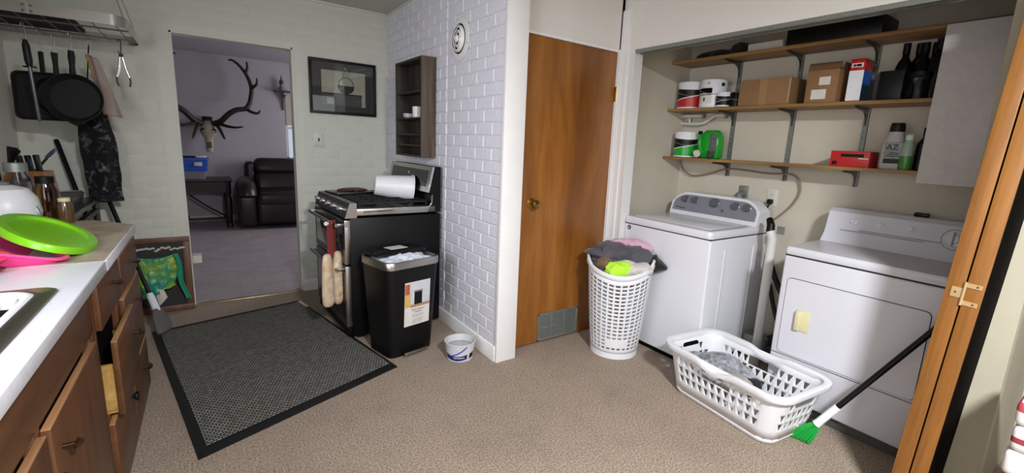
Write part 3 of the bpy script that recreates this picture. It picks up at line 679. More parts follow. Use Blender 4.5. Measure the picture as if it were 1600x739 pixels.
# ================================================================== HAMPER
HP = thing('laundry_hamper', 'tall white plastic laundry hamper with grid holes before the brown door', 'laundry hamper', (2.255, 2.05, 0), R(-48))
def hr(t): return .158+(.212-.158)*t**.8
def rim_z(a): return .575+.055*abs(math.cos(a))**2
NA, NZ = 30, 20
g = G(); bm = g.b; vs = [[None]*(NZ+1) for _ in range(NA)]
for i in range(NA):
    a_ = 2*math.pi*i/NA
    for j in range(NZ+1):
        t = j/NZ; z = .035+(rim_z(a_)-.02-.035)*t; vs[i][j] = bm.verts.new((hr(t)*math.cos(a_), hr(t)*math.sin(a_), z))
fs = []
for i in range(NA):
    for j in range(NZ): fs.append(bm.faces.new((vs[i][j], vs[(i+1) % NA][j], vs[(i+1) % NA][j+1], vs[i][j+1])))
cut = [f for k, f in enumerate(fs) if 1 <= k % NZ < NZ-1 and not (k % NZ in (2, 3) and 20 < k//NZ < 25)]
bm.normal_update(); bmesh.ops.inset_individual(bm, faces=cut, thickness=.0088); bmesh.ops.delete(bm, geom=cut, context='FACES')
g.fin('basket_wall', 'whitep', HP, solid=.003)
G().lathe([(0, .004), (.15, .004), (.152, 0), (.160, .001), (.1605, .04), (.157, .04), (.154, .008), (0, .008)], 56, cap0=False, cap1=False).fin('base', 'whitep', HP)
g = G(); g.grid(60, 7, lambda u, v: (lambda a_, w: ((hr(1)+[0, .004, .012, .014, .012, .004, -.002][w])*math.cos(a_), (hr(1)+[0, .004, .012, .014, .012, .004, -.002][w])*math.sin(a_), rim_z(a_)+[-.025, -.022, -.012, .0, .012, .015, .006][w]))(2*math.pi*u, round(v*6)), cu=True); g.fin('rim', 'whitep', HP)
for s in (0, 1):
    g = G(); g.tube([((hr(1)+.004)*math.cos(a_+math.pi*s), (hr(1)+.004)*math.sin(a_+math.pi*s), .612+.05*math.cos((a_)*2.5)) for a_ in [R(-32+8*k) for k in range(9)]], .010, 10); g.fin('handle', 'whitep', HP)
def heap(c, rad, seed, rz=0, amp=.5, st=(1, .45, 1), fr=9, sub=5, flat=None):
    """crumpled cloth: rounded mass with long ridged folds"""
    g = G(Matrix.Rotation(rz, 4, 'Z')); q = bmesh.ops.create_icosphere(g.b, subdivisions=sub, radius=1); off = Vector((seed*5.1, seed*2.7, seed*9.3))
    for v in q['verts']:
        d = v.co.copy(); p = Vector((d.x*rad[0], d.y*rad[1], d.z*rad[2])); w = Vector((p.x*st[0], p.y*st[1], p.z*st[2]))*fr
        w = w+Vector((noise.noise(w*.6+off), noise.noise(w*.6+off*2), noise.noise(w*.6-off)))*.8
        r1 = 1-abs(noise.noise(w+off))*2.6; r2_ = 1-abs(noise.noise(w*2.1+off*1.7))*2.4
        lump = noise.noise(p*5+off)*.5
        p = p*(1+amp*(.42*r1+.2*r2_+lump-.3))
        if flat is not None and p.z < flat: p.z = flat+(p.z-flat)*.15
        v.co = p
    g._t(q['verts']); return g
tag(heap(0, (.20, .135, .085), 3, R(-38), .55).fin('dark_clothes', 'ash', loc=(2.275, 2.09, .665)), 'heap of charcoal laundry on top of the tall hamper', 'clothes')
tag(heap(0, (.13, .065, .06), 8, R(-45), .5).fin('black_pants', 'blackf', loc=(2.385, 1.945, .625)), 'black garment spilling over the right edge of the tall hamper', 'clothes')
tag(heap(0, (.085, .07, .06), 5, R(30), .5).fin('camouflage_shirt', 'camo', loc=(2.125, 2.065, .62)), 'camouflage garment at the left edge of the tall hamper', 'clothes')
tag(heap(0, (.085, .06, .065), 4, R(-40), .5, sub=5).fin('neon_shirt', 'neon', loc=(2.155, 1.965, .60)), 'neon yellow garment at the front of the tall hamper', 'clothes')
tag(heap(0, (.115, .065, .065), 9, R(-40), .5).fin('white_shirt', 'offwhite', loc=(2.235, 1.925, .61)), 'off white garment at the front of the tall hamper', 'clothes')
tag(heap(0, (.17, .055, .05), 6, R(-48), .6).fin('pink_shirt', 'pinkf', loc=(2.385, 2.10, .715)), 'pale pink garment on the back of the laundry heap against the washer', 'clothes')

# ================================================================== WASHER
WA = thing('washing_machine', 'white top-loading washing machine with silver console in the closet', 'washer', (2.49, 1.904, 0))
hw = .351
G().box(0, -hw, .025, .68, hw, .852, .012, 3).fin('cabinet', 'enamel', WA)
G().box(.006, -hw+.006, .0, .66, hw-.006, .03).fin('base', 'dark', WA)
g = G(); g.loft([[(x, y, z) for x, y in rrect(.335, 0, .69-e, 2*hw+.004-e, .03)] for e, z in ((.004, .858), (0, .862), (0, .893), (.012, .904), (.03, .906))]); g.fin('top_rim', 'enamel', WA)
G().box(.004, -hw+.004, .848, .66, hw-.004, .860).fin('seam', 'seam', WA)
G().box(.05, -hw+.05, .903, .47, hw-.05, .911, .006).fin('lid', 'enamel', WA)
G().box(.035, -hw+.035, .904, .485, hw-.035, .9065).fin('lid_gap', 'console', WA)
for k, x in enumerate((.16, .5)):
    G().box(x, -hw-.003, .08, x+.02, -hw+.004, .78, .003).fin('side_rib', 'enamel', WA)
g = G(); prof = []
for i in range(24):
    t = i/23; y = -hw+2*hw*t; e = min(t, 1-t)*2; zt = 1.0+.075*(1-(1-min(1, e*2.6))**2.2); prof.append((y, zt))
front = [(.505, y, z) for y, z in prof]
def cons(x0, x1, inset):
    pts0 = [(-hw+inset, .905+inset)]+[(max(-hw+inset, min(hw-inset, y)), z-inset) for y, z in prof]+[(hw-inset, .905+inset)]
    return [(x0+(z-.9)*.28, y, z) for y, z in pts0], [(x1, y, z) for y, z in pts0]
r0, r1 = cons(.50, .66, 0); g.loft([r0, r1]); co = g.fin('console', 'enamel', WA)
r0, r1 = cons(.496, .52, .018); 
r0 = [(x, y, max(z, .935)) if z < .94 else (x, y, z) for x, y, z in r0]; r0 = [(.496+(z-.9)*.28, y, z) for x, y, z in r0]; r1 = [(x+.02, y, z) for x, y, z in r0]
G().loft([r0, r1]).fin('console_panel', 'console', co)
for (y, z, r_) in ((.235, 1.022, .024), (.15, 1.022, .024), (-.015, 1.022, .033), (-.175, 1.018, .025), (-.26, 1.018, .025)):
    x = .496+(z-.9)*.28; km = Matrix.Translation((x, y, z)) @ Matrix.Rotation(R(-90+15.6), 4, 'Y')
    G(km).lathe([(r_+.003, -.001), (r_+.003, .004), (r_, .006), (r_*.92, .024), (r_*.8, .028), (0, .028)], 24).fin('knob', 'knob_grey', co)
x = .496+(.975-.9)*.28; G(Matrix.Translation((x, -.085, .975)) @ Matrix.Rotation(R(-90+15.6), 4, 'Y')).lathe([(.011, 0), (.011, .005), (0, .006)], 16).fin('start_button', 'knob_grey', co)
for s, y, z, sz in (('Whirlpool', .265, .957, .02),):
    text(s, sz, 'seam', co, face_mt((.4945+(z-.9)*.28, y, z), (0, -1, 0), (.27, 0, 1)))
G(Matrix.Translation((.0, .305, .825)) @ Matrix.Rotation(R(-90), 4, 'Y')).lathe([(.017, -.002), (.017, .002), (0, .0025)], 24).fin('badge', 'knob_grey', WA)
G(Matrix.Translation((-.002, .305, .825)) @ Matrix.Rotation(R(-90), 4, 'Y')).lathe([(.0125, -.002), (.0125, .0018), (0, .002)], 24).fin('badge', 'maroon', WA)
G().box(-.0045, .298, .819, -.003, .312, .823).box(-.0045, .298, .827, -.003, .312, .831).fin('badge_mark', 'whitep', WA)

# ================================================================== DRYER
DY = thing('clothes_dryer', 'white front-loading dryer with cream door handle in the closet', 'dryer', (2.55, .803, 0))
hd = .343
G().box(0, -hd, .06, .64, hd, .855, .012, 3).fin('cabinet', 'enamel_d', DY)
G().box(.03, -hd+.008, 0, .62, hd-.008, .065).fin('toe_kick', plain('grey_kick', '#4c4a49', .7), DY)
g = G(); g.loft([[(x, y, z) for x, y in rrect(.32, 0, .652-e, 2*hd+.004-e, .02)] for e, z in ((.004, .862), (0, .866), (0, .893), (.01, .902), (.024, .904))]); g.fin('top_panel', 'enamel_d', DY)
G().box(.003, -hd+.004, .852, .63, hd-.004, .864).fin('seam', 'seam', DY)
g = G(); ch = [(-.296, .318), (.310, .318), (.310, .742), (-.296, .742)]
def rpoly(y0, z0, y1, z1, r): return [(yy, zz) for yy, zz in rrect((y0+y1)/2, (z0+z1)/2, y1-y0, z1-z0, r)]
G().prism(rpoly(-.306, .312, .308, .738, .025), -.0015, .004, 'x').fin('door_gap', 'seam', DY)
dd = G().prism(rpoly(-.303, .315, .305, .735, .022), -.006, .004, 'x').fin('door', 'enamel_d', DY)
hh = G(); hh.box(-.010, .165, .462, -.004, .238, .578, .004); hp = hh.fin('handle_plate', 'cream', dd)
G().prism([(-.006, .165), (-.012, .165), (-.026, .20), (-.024, .212), (-.006, .214)], .468, .572, 'z').fin('handle_grip', 'cream', dd) if False else G().box(-.026, .205, .466, -.006, .234, .574, .006).fin('handle_grip', 'cream', dd)
G().box(-.0015, -hd+.002, .300, .004, hd-.002, .303).fin('lower_seam', 'seam', DY)
g = G(); g.prism([(.40, .902), (.44, .955), (.47, 1.075), (.50, 1.095), (.60, 1.095), (.63, 1.06), (.63, .902)], -hd+.004, hd-.004, 'y'); dc = g.fin('console', 'enamel_d', DY, thr=25)
def cpt(y, z): return Vector((.44+(z-.955)*.25, y, z))
cm = lambda y, z: Matrix.Translation(cpt(y, z)) @ Matrix.Rotation(R(-90+14), 4, 'Y')
for y in (.205, .075, -.06): G(cm(y, 1.03)).lathe([(.019, -.002), (.018, .004), (.010, .008), (.009, .02), (0, .021)], 18).fin('knob', 'enamel', dc)
G(cm(-.235, 1.01)).lathe([(.052, -.001), (.052, .002), (.049, .002), (.049, -.001)], 32, cap0=False, cap1=False).fin('dial_ring', 'knob_grey', dc)
G(cm(-.235, 1.01)).lathe([(.036, -.002), (.034, .008), (.022, .010), (.02, .024), (0, .026)], 28).fin('dial', 'enamel', dc)
G(cm(-.235, 1.01)).box(-.034, -.003, .02, .034, .003, .03).fin('dial_pointer', 'knob_grey', dc)
g = G()
for (y0, y1, z) in ((.26, -.12, .975), (.17, -.19, .985)): g.box(.436+(z-.955)*.25, y1, z, .447+(z-.955)*.25, y0, z+.0025)
g.fin('console_line', 'knob_grey', dc)
tag(G().box(-.02, -.03, 0, .02, .03, .02, .005).fin('lint_brush', 'black', loc=(3.10, .735, 1.0955)), 'small black lump on the back of the dryer console', 'clutter')
tag(G().box(-.018, -.02, 0, .018, .02, .006, .002).fin('metal_tag', 'galv', loc=(2.80, .50, .905)), 'small metal clip lying on the dryer top near the door', 'clip')
# ================================================================== LAUNDRY BASKET
LBK = thing('laundry_basket', 'low white plastic laundry basket with cut-out holes on the floor before the dryer', 'laundry basket', (2.312, 1.175, 0), R(-6.5))
ZT = .288
def bring(t, z, grow=0): return [(x, y, z) for x, y in rrect(0, 0, .345+.075*t+grow, .615+.095*t+grow, .07+.01*t, 6)]
# walls built from a fine grid with holes
def wall_pt(s, t):
    """s 0..1 round the perimeter, t 0..1 height"""
    ring = bring(t, .03+(ZT-.03)*t); n = len(ring); L = [0]
    for k in range(n): L.append(L[-1]+(Vector(ring[(k+1) % n])-Vector(ring[k])).length)
    d = (s % 1)*L[-1]
    for k in range(n):
        if L[k+1] >= d: break
    f = (d-L[k])/max(1e-9, L[k+1]-L[k]); return Vector(ring[k]).lerp(Vector(ring[(k+1) % n]), f)
NS, NT = 46, 5
g = G(); bm = g.b
P_ = [[bm.verts.new(wall_pt(i/NS, j/NT)) for j in range(NT+1)] for i in range(NS)]
faces = {}
for i in range(NS):
    for j in range(NT): faces[(i, j)] = bm.faces.new((P_[i][j], P_[(i+1) % NS][j], P_[(i+1) % NS][j+1], P_[i][j+1]))
holes = []
for (i, j), f in faces.items():
    c_ = f.calc_center_median(); corner = abs(abs(c_.x)-.18) < .05 and abs(abs(c_.y)-.32) < .055
    if j in (1, 2, 3) and not corner and not (j == 3 and (abs(c_.y) < .09 or abs(c_.x) < .07)): holes.append(f)
slots = [f for (i, j), f in faces.items() if j == 3 and abs(f.calc_center_median().y) < .085 and abs(f.calc_center_median().x) > .12]
bm.normal_update(); bmesh.ops.inset_individual(bm, faces=holes, thickness=.0105); bmesh.ops.delete(bm, geom=slots, context='FACES')
for f in holes:        # turn each square hole into a rounded triangle: pull one lower corner in
    vv = sorted(f.verts, key=lambda v: v.co.z)
    mid = (vv[0].co+vv[1].co)/2
    for v in vv[:2]: v.co = v.co.lerp(mid, .72)
bmesh.ops.delete(bm, geom=holes, context='FACES')
g.fin('basket_wall', 'whitep', LBK, solid=.003)
g = G(); g.loft([bring(-.55, .0015), bring(-.25, .005), bring(-.08, .016), bring(0, .032)], cap1=False); g.fin('base', 'whitep', LBK, solid=.003)
def rz(x, y): 
    d = 0
    if abs(y) < .13 : d = .030*(.5+.5*math.cos(math.pi*y/.13)) if abs(x) > .15 else 0
    return d
prof = [(-.004, -.028), (.022, -.026), (.030, -.012), (.028, .004), (.012, .008), (-.006, .002), (-.008, -.01)]
g = G(); base = rrect(0, 0, .345+.075, .615+.095, .08, 6)
sub_ = []
for k in range(len(base)):
    p, q = Vector(base[k]), Vector(base[(k+1) % len(base)]); n_ = max(1, int((q-p).length/.03))
    sub_ += [p.lerp(q, i/n_) for i in range(n_)]
rings = []
for o, dz in prof:
    rr_ = []
    for p in sub_:
        c_ = Vector((max(-.13, min(.13, p.x)), max(-.275, min(.275, p.y)))); n_ = (p-c_).normalized(); q = p+n_*o
        rr_.append((q.x, q.y, ZT+dz-rz(p.x, p.y)))
    rings.append(rr_)
rings.append(rings[0]); g.loft(rings, cap0=False, cap1=False); g.fin('rim', 'whitep', LBK)
for s in (-1, 1): G().tube([(s*.222, -.085, ZT-.026), (s*.226, -.05, ZT-.04), (s*.226, .05, ZT-.04), (s*.222, .085, ZT-.026)], .011, 10).fin('grip', 'greyp' if s < 0 else 'whitep', LBK)
for s in (-1, 1):
    G().prism([(x, z) for x, z in rrect(0, ZT-.058, .13, .036, .017)], s*(.615+.095*.8)/2-.004, s*(.615+.095*.8)/2+.006, 'y').fin('hand_slot', 'dark' if s > 0 else 'greyp', LBK)
tag(heap(0, (.12, .19, .085), 11, R(20), .5).fin('grey_shirt', 'greyf', loc=(2.33, 1.32, .155)), 'grey patterned garment crumpled in the low white basket', 'clothes')
tag(heap(0, (.08, .10, .06), 12, R(60), .5).fin('stone_shirt', 'greyf2', loc=(2.27, 1.18, .15)), 'stone coloured garment in the middle of the low white basket', 'clothes')
tag(G().blob((0, 0, 0), (.06, .05, .05), .4, 13, 13, 4).fin('dark_sock', 'blackf', loc=(2.37, 1.13, .13)), 'dark sock beside the grey garment in the low white basket', 'clothes')
tag(heap(0, (.10, .13, .04), 14, 0, .5).fin('white_towel', 'offwhite', loc=(2.33, .99, .075)), 'off white cloth at the near end of the low white basket', 'clothes')

# ================================================================== GREEN BROOM
bt, bb = Vector((2.475, .37, .86)), Vector((2.335, .80, .085)); dv = (bb-bt).normalized()
BR = thing('whisk_broom', 'long black handled broom with green bristles leaning before the dryer', 'broom', bb+dv*.10)
o_ = bb+dv*.10
G(Matrix.Translation(-o_)).tube([bt, bb-dv*.16], .0125, 14).fin('handle', 'black', BR)
G(Matrix.Translation(-o_)).tube([bb-dv*.17, bb-dv*.165, bb-dv*.05, bb-dv*.03], [.014, .0165, .018, .020], 16).fin('ferrule', 'whitep', BR)
g = G(Matrix.Translation(-o_)); side = Vector((.2, -.98, 0)).normalized(); rnd = random.Random(3)
for k in range(150):
    u_ = rnd.uniform(-1, 1); w_ = rnd.uniform(-1, 1); nn = dv.cross(side)
    p0 = bb-dv*.03+side*.017*u_+nn*.012*w_; p1 = bb+dv*(.075+.02*rnd.random())+side*.052*u_+nn*.02*w_; p1.z = max(p1.z, .004)
    g.tube([p0, (p0+p1)/2+side*.004*u_, p1], [.003, .0028, .0022], 4)
g.fin('bristles', 'bristle', BR)

# ================================================================== CLOSET SHELVES
XF = 2.99
BS = thing('shelving', 'three long pine wall shelves on metal tracks in the closet', 'shelf unit', (XK, 1.55, 0))
def bl(x, y, z): return (x-XK, y-1.55, z)
SZ = (1.335, 1.697, 2.046)
for i, z in enumerate(SZ):
    G().box(XF-XK, .3-1.55, z-.02, -.001, YL-1.55-.001, z, .002).fin('board', 'shelf', BS)
for y in (1.945, 1.525, 1.107):
    g = G(); g.box(-.014, y-1.55-.012, 1.215, 0, y-1.55-.006, 2.12).box(-.014, y-1.55+.006, 1.215, 0, y-1.55+.012, 2.12).box(-.006, y-1.55-.012, 1.215, 0, y-1.55+.012, 2.12)
    for k in range(28): g.box(-.014, y-1.55-.007, 1.225+k*.032, -.008, y-1.55+.007, 1.241+k*.032)
    g.fin('track', 'galv', BS)
    for z in SZ:
        g = G(); pts = [(-.215, z-.02), (-.004, z-.02), (-.004, z-.12), (-.016, z-.12), (-.022, z-.085), (-.04, z-.058), (-.075, z-.042), (-.215, z-.032)]
        g.prism(pts, y-1.55-.0045, y-1.55+.0045, 'y'); g.fin('bracket', 'steel_dark', BS)
Z1, Z2, Z3 = SZ[0]+.0005, SZ[1]+.0005, SZ[2]+.0005
def paint_can(name, label, x, y, z, r, h, body, band, cat='paint can', lid='whitep', swoop=True):
    t = thing(name, label, cat, (x, y, z)); fa = math.atan2(-y, -x)
    G().lathe([(r-.004, 0), (r, .003), (r, h-.006), (r-.003, h), (r-.006, h-.004), (0, h-.004)], 32, cap0=True, cap1=False).fin('can', body, t)
    def bnd(a0, a1, f0, f1, o=.0008, n=28):
        g = G(); g.grid(n, 3, lambda u, v: ((r+o)*math.cos(fa+a0+(a1-a0)*u), (r+o)*math.sin(fa+a0+(a1-a0)*u), f0(u)+(f1(u)-f0(u))*v)); return g
    if swoop:
        bnd(-1.5, 1.5, lambda u: .012, lambda u: h*(.30+.28*u), .0008).fin('label', band, t)
        bnd(-1.5, 1.5, lambda u: h*(.30+.28*u), lambda u: h*(.78-.08*math.sin(3*u)), .0009).fin('label', 'black', t)
        bnd(-1.5, 1.5, lambda u: h*(.285+.28*u), lambda u: h*(.315+.28*u), .0014).fin('label_stripe', 'whitep', t)
    G().tube([((r+.004)*math.cos(fa+a_), (r+.004)*math.sin(fa+a_), h*.62-.09*math.cos(a_)**2*(h/.19)*.3) for a_ in [R(-88+16*k) for k in range(12)]], .0022, 6).fin('bail', 'galv', t)
    G().lathe([(r*.9, h-.004), (r*.9, h+.001), (0, h+.001)], 28, cap0=False).fin('lid', lid, t)
    return t, bnd, fa
t, bnd, fa = paint_can('paint_can', 'white tub with red and black label at the left end of the middle shelf', 3.10, 2.255, Z2, .094, .195, 'whitep', 'red')
paint_can('paint_can', 'white tub with green and black label at the left end of the lowest shelf', 3.10, 2.245, Z1, .092, .19, 'whitep', 'green')
t, bnd, fa = paint_can('paint_can', 'tall white paint can with black lettering beside the red tub', 3.09, 2.055, Z2, .092, .195, 'whitep', 'black', swoop=False)
bnd(-1.3, -.1, lambda u: .03, lambda u: .145, .0008).fin('label', 'paper', t)
bnd(-1.3, -.1, lambda u: .10, lambda u: .135, .0012).fin('label_band', 'dark', t); bnd(-1.25, -.15, lambda u: .086, lambda u: .092, .0012).fin('label_band', 'maroon', t)
bnd(.55, .85, lambda u: .15, lambda u: .172, .0012).fin('emblem', 'black', t)
for s_, ax, z, sz, mt_ in (('K', -.38, .168, .026, 'black'),):
    for i, chh in enumerate(s_):
        a_ = fa+ax+i*.22; text(chh, sz, mt_, t, face_mt((.0935*math.cos(a_), .0935*math.sin(a_), z), (-math.sin(a_), math.cos(a_), 0), (0, 0, 1)))
bnd(-.75, -.62, lambda u: .045, lambda u: .068, .0014).fin('label_drop', 'black', t)
t, bnd, fa = paint_can('paint_can', 'small can with black and white label in front of the tall white can', 3.045, 1.935, Z2, .055, .10, 'whitep', 'black', swoop=True, lid='galv')
t, bnd, fa = paint_can('paint_can', 'small black can beside the long cardboard box', 3.06, 1.852, Z2, .045, .095, 'blackmat', 'black', swoop=False, lid='galv')
def carton(name, label, x0, y0, x1, y1, z, h, mat='board', cat='box'):
    t = thing(name, label, cat, ((x0+x1)/2, (y0+y1)/2, z)); wx, wy = (x1-x0)/2, (y1-y0)/2
    G().box(-wx, -wy, 0, wx, wy, h, .003).fin('carton', mat, t); return t, wx, wy
t, wx, wy = carton('cardboard_box', 'long closed cardboard box on the middle shelf', 2.998, 1.47, 3.2, 1.80, Z2, .165)
G().box(-wx-.001, -.025, .0, wx+.001, .025, .166).fin('tape', plain('packing_tape', '#9a7950', .3), t); G().box(-wx-.002, -wy-.002, .01, -wx+.004, -wy+.004, .16).fin('corner_tape', plain('shiny_tape', '#b9a080', .15), t)
t, wx, wy = carton('cardboard_box', 'taller open cardboard box with two white labels on the middle shelf', 2.998, 1.205, 3.2, 1.375, Z2, .185)
G().box(-wx-.0012, -.045, .10, -wx, .015, .145).fin('label', 'paper', t); G().box(-wx-.0012, -.03, .02, -wx, .05, .075).fin('label', 'paper', t)
G().prism([(-wx, .185), (-wx+.004, .185), (-wx+.018, .225), (-wx+.013, .227)], -wy, wy, 'y').fin('flap', 'board_d', t); G().prism([(wx-.004, .185), (wx, .185), (wx+.004, .22), (wx, .222)], -wy, wy, 'y').fin('flap', 'board_d', t)
G().prism([(wy*-1, .185), (-wy+.004, .185), (-wy-.012, .222), (-wy-.016, .222)], -wx+.03, wx-.01, 'x').fin('flap', 'board_d', t)
t, wx, wy = carton('detergent_box', 'upright red white and blue carton on the middle shelf', 3.0, 1.085, 3.12, 1.155, Z2, .228, 'red')
G().box(-wx-.0008, -wy-.0002, .004, -wx+.002, wy+.0002, .165).fin('white_panel', 'whitep', t); G().box(-wx+.002, -wy-.0008, .09, wx-.002, -wy+.002, .165).fin('blue_panel', 'bluep', t); G().box(-wx+.002, -wy-.0008, .004, wx-.002, -wy+.002, .09).fin('dark_panel', plain('dark_teal_print', '#1d3a44', .4), t)
G().box(-wx-.0012, -.028, .182, -wx+.001, .028, .204).fin('logo_panel', 'paper', t); G().box(-wx-.0018, -.02, .186, -wx, .004, .199).fin('logo_mark', 'black', t); G().box(-wx-.0018, .006, .186, -wx, .02, .199).fin('logo_mark', 'maroon', t)
tag(G().lathe([(0, 0), (.036, 0), (.04, .01), (.04, .13), (.03, .145), (.03, .155), (0, .155)], 24).fin('glass_jar', 'clearp', loc=(3.10, 1.02, Z2)), 'clear jar beside the red white and blue carton on the middle shelf', 'jar')
# dark wine bottles
def bottle(name, label, x, y, z, r=.037, h=.30, mat='bottle', grp=None):
    t = thing(name, label, 'bottle', (x, y, z), 0, grp)
    G().lathe([(0, .004), (r*.8, 0), (r, .006), (r, h*.58), (r*.85, h*.66), (r*.42, h*.76), (r*.36, h*.95), (r*.42, h*.955), (r*.42, h), (0, h)], 24).fin('glass', mat, t)
    G().lathe([(r*.45, h*.82), (r*.45, h*1.002), (0, h*1.003)], 20, cap0=False).fin('cap', 'black', t)
    return t
for i, (x, y, h) in enumerate(((3.12, .945, .30), (3.13, .865, .295), (3.10, .80, .30), (3.18, .905, .305), (3.18, .835, .30), (3.17, .755, .31), (3.07, .735, .31))):
    bottle('wine_bottle', ('leftmost front dark bottle behind the black box on the middle shelf', 'middle front dark bottle behind the clear jar on the middle shelf', 'dark bottle right of the clear jar on the middle shelf', 'leftmost dark bottle of the rear row on the middle shelf', 'middle dark bottle of the rear row on the middle shelf', 'rear dark bottle nearest the hanging white cabinet on the middle shelf', 'front dark bottle nearest the hanging white cabinet on the middle shelf')[i], x, y, Z2, .037, h, grp='dark bottles at the right end of the middle shelf')
tag(G().box(-.05, -.055, 0, .05, .055, .15, .004).fin('black_box', 'black', loc=(3.055, .955, Z2)), 'black box before the dark bottles on the middle shelf', 'box')
t = thing('jar', 'clear jar with black lid before the dark bottles on the middle shelf', 'jar', (3.045, .842, Z2))
G().lathe([(0, 0), (.056, 0), (.062, .012), (.062, .085), (.046, .11), (.046, .118), (0, .118)], 28).fin('glass', 'clearp', t); G().lathe([(.05, .114), (.05, .134), (0, .135)], 28).fin('lid', 'blackmat', t)
# lowest shelf
t = thing('detergent_jug', 'green laundry detergent jug lying with its spout over the lowest shelf', 'jug', (3.09, 2.02, Z1))
g = G(); g.loft([[(x, y, z) for x, y in rrect(0, 0, .10*s, .17*s2, .04)] for s, s2, z in ((.8, .86, 0), (1, .98, .015), (1, 1, .10), (.96, .97, .15), (.8, .8, .19), (.45, .5, .205))]); g.fin('body', 'green', t, thr=60)
G().tube([(-.05, .055, .165), (-.078, .05, .15), (-.084, .045, .105), (-.07, .04, .06), (-.05, .035, .05)], .014, 12).fin('handle', 'green', t)
G().tube([(-.03, .055, .05), (-.075, .06, .035)], .028, 18) .fin('spout', 'green', t); G().tube([(-.075, .06, .035), (-.088, .061, .031)], .027, 18).fin('cap', 'ivory', t)
G().box(-.0515, -.072, .03, -.049, -.012, .18, .001).fin('label', plain('detergent_label', '#59635c', .4, var=.6, nscale=60), t)
G().box(-.06, .062, .172, -.03, .085, .198, .006).fin('pour_valve', 'black', t)
tag(G().lathe([(0, 0), (.024, 0), (.028, .055), (.026, .055), (.022, .004), (0, .004)], 20, cap0=False, cap1=False).fin('measuring_cup', 'clearp', loc=(3.018, 1.975, Z1)), 'small clear measuring cup in front of the green jug', 'cup')
t, wx, wy = carton('dryer_sheet_box', 'low red carton with black print on the lowest shelf', 3.0, .985, 3.13, 1.18, Z1, .088, 'red')
G().box(-wx-.0008, -.07, .055, -wx+.002, .045, .072).fin('print_band', 'black', t); G().box(-wx-.0009, .06, .01, -wx+.002, .085, .03).fin('print_patch', 'black', t); G().box(-wx-.0009, -.092, .045, -wx+.001, -.045, .05).fin('print_line', 'paper', t)
t = thing('detergent_bottle', 'grey white laundry bottle with black cap on the lowest shelf', 'bottle', (3.075, .905, Z1))
g = G(); g.loft([[(x, y, z) for x, y in rrect(0, 0, .085*s, .108*s2, .03)] for s, s2, z in ((.9, .95, 0), (1, 1.03, .012), (1, 1, .09), (.96, .92, .14), (.85, .78, .165), (.75, .66, .178), (.72, .62, .20))]); g.fin('body', plain('grey_white_plastic', '#b9b9b8', .4), t, thr=60)
G().lathe([(.034, .198), (.034, .218), (.03, .245), (0, .246)], 20).fin('cap', 'black', t)
g = G(); g.box(-.0432, -.048, .03, -.041, .030, .145, .001); lo = g.fin('label', plain('label_silver', '#8f9291', .5, var=.25, nscale=60), t)
text('AZ', .042, 'black', lo, face_mt((-.0438, -.005, .115), (0, -1, 0), (0, 0, 1))); G().box(-.0437, -.045, .03, -.042, .027, .055).fin('label_base', 'seam', lo)
for k in range(3): G().box(-.0437, -.04, .066+.009*k, -.042, .022-.008*k, .070+.009*k).fin('label_line', 'seam', lo)
t = thing('spray_bottle', 'slim clear bottle of green liquid on the lowest shelf', 'bottle', (3.03, .832, Z1))
G().lathe([(0, 0), (.025, 0), (.028, .006), (.028, .07), (.024, .13), (.017, .15), (.017, .158), (0, .158)], 24).fin('body', plain('pale_green_plastic', '#93a999', .25), t)
G().lathe([(.0275, .001), (.0288, .006), (.0288, .072), (.0, .072)], 24, cap0=False).fin('liquid', plain('green_liquid', '#3f7d35', .3), t); G().lathe([(.019, .154), (.019, .178), (.010, .187), (0, .188)], 20).fin('cap', plain('mint_cap', '#b9d6c0', .4), t)
bottle('dark_bottle', 'tall dark bottle at the right end of the lowest shelf', 3.07, .775, Z1, .034, .22)
bottle('dark_bottle', 'dark bottle with a brown cap beside the hanging cabinet', 3.13, .735, Z1, .034, .26)
# top shelf
tag(G().blob((0, 0, 0), (.10, .19, .035), .3, 10, 21, 4, flat=-.02).fin('black_bag', 'blackf', loc=(3.12, 2.05, Z3+.022)), 'flat black cloth bundle at the left of the top shelf', 'cloth')
tag(G().blob((0, 0, 0), (.09, .07, .05), .3, 10, 22, 4, flat=-.03).fin('cloth_bundle', 'blackf', loc=(3.10, 1.87, Z3+.032)), 'black cloth bundle next to the white binder on the top shelf', 'cloth')
for k in range(3):
    tag(G().box(-.10, -.115+.004*k, 0, .10, .115, .015, .002).fin('binder', 'paper', loc=(3.11, 1.67, Z3+.0155*k)), ['lowest', 'middle', 'topmost'][k]+' white notebook of the pile on the top shelf', 'notebook', 'white notebooks on the top shelf')
tag(G().box(-.11, -.25, 0, .11, .25, .10, .006).fin('black_case', 'black', loc=(3.11, 1.285, Z3)), 'long black case on the top shelf', 'case')
# hanging white cabinet at right end
t = thing('wall_cabinet', 'white flat-door wall cabinet at the right end of the closet shelves', 'cabinet', (3.0, .50, 1.283))
G().box(-.17, -.235, 0, XK-3.0-.001, .215, .712, .002).fin('body', 'wall', t); G().box(-.19, -.237, -.004, -.171, .217, .716, .003).fin('door', plain('white_cabinet_door', '#bfbbba', .22), t)
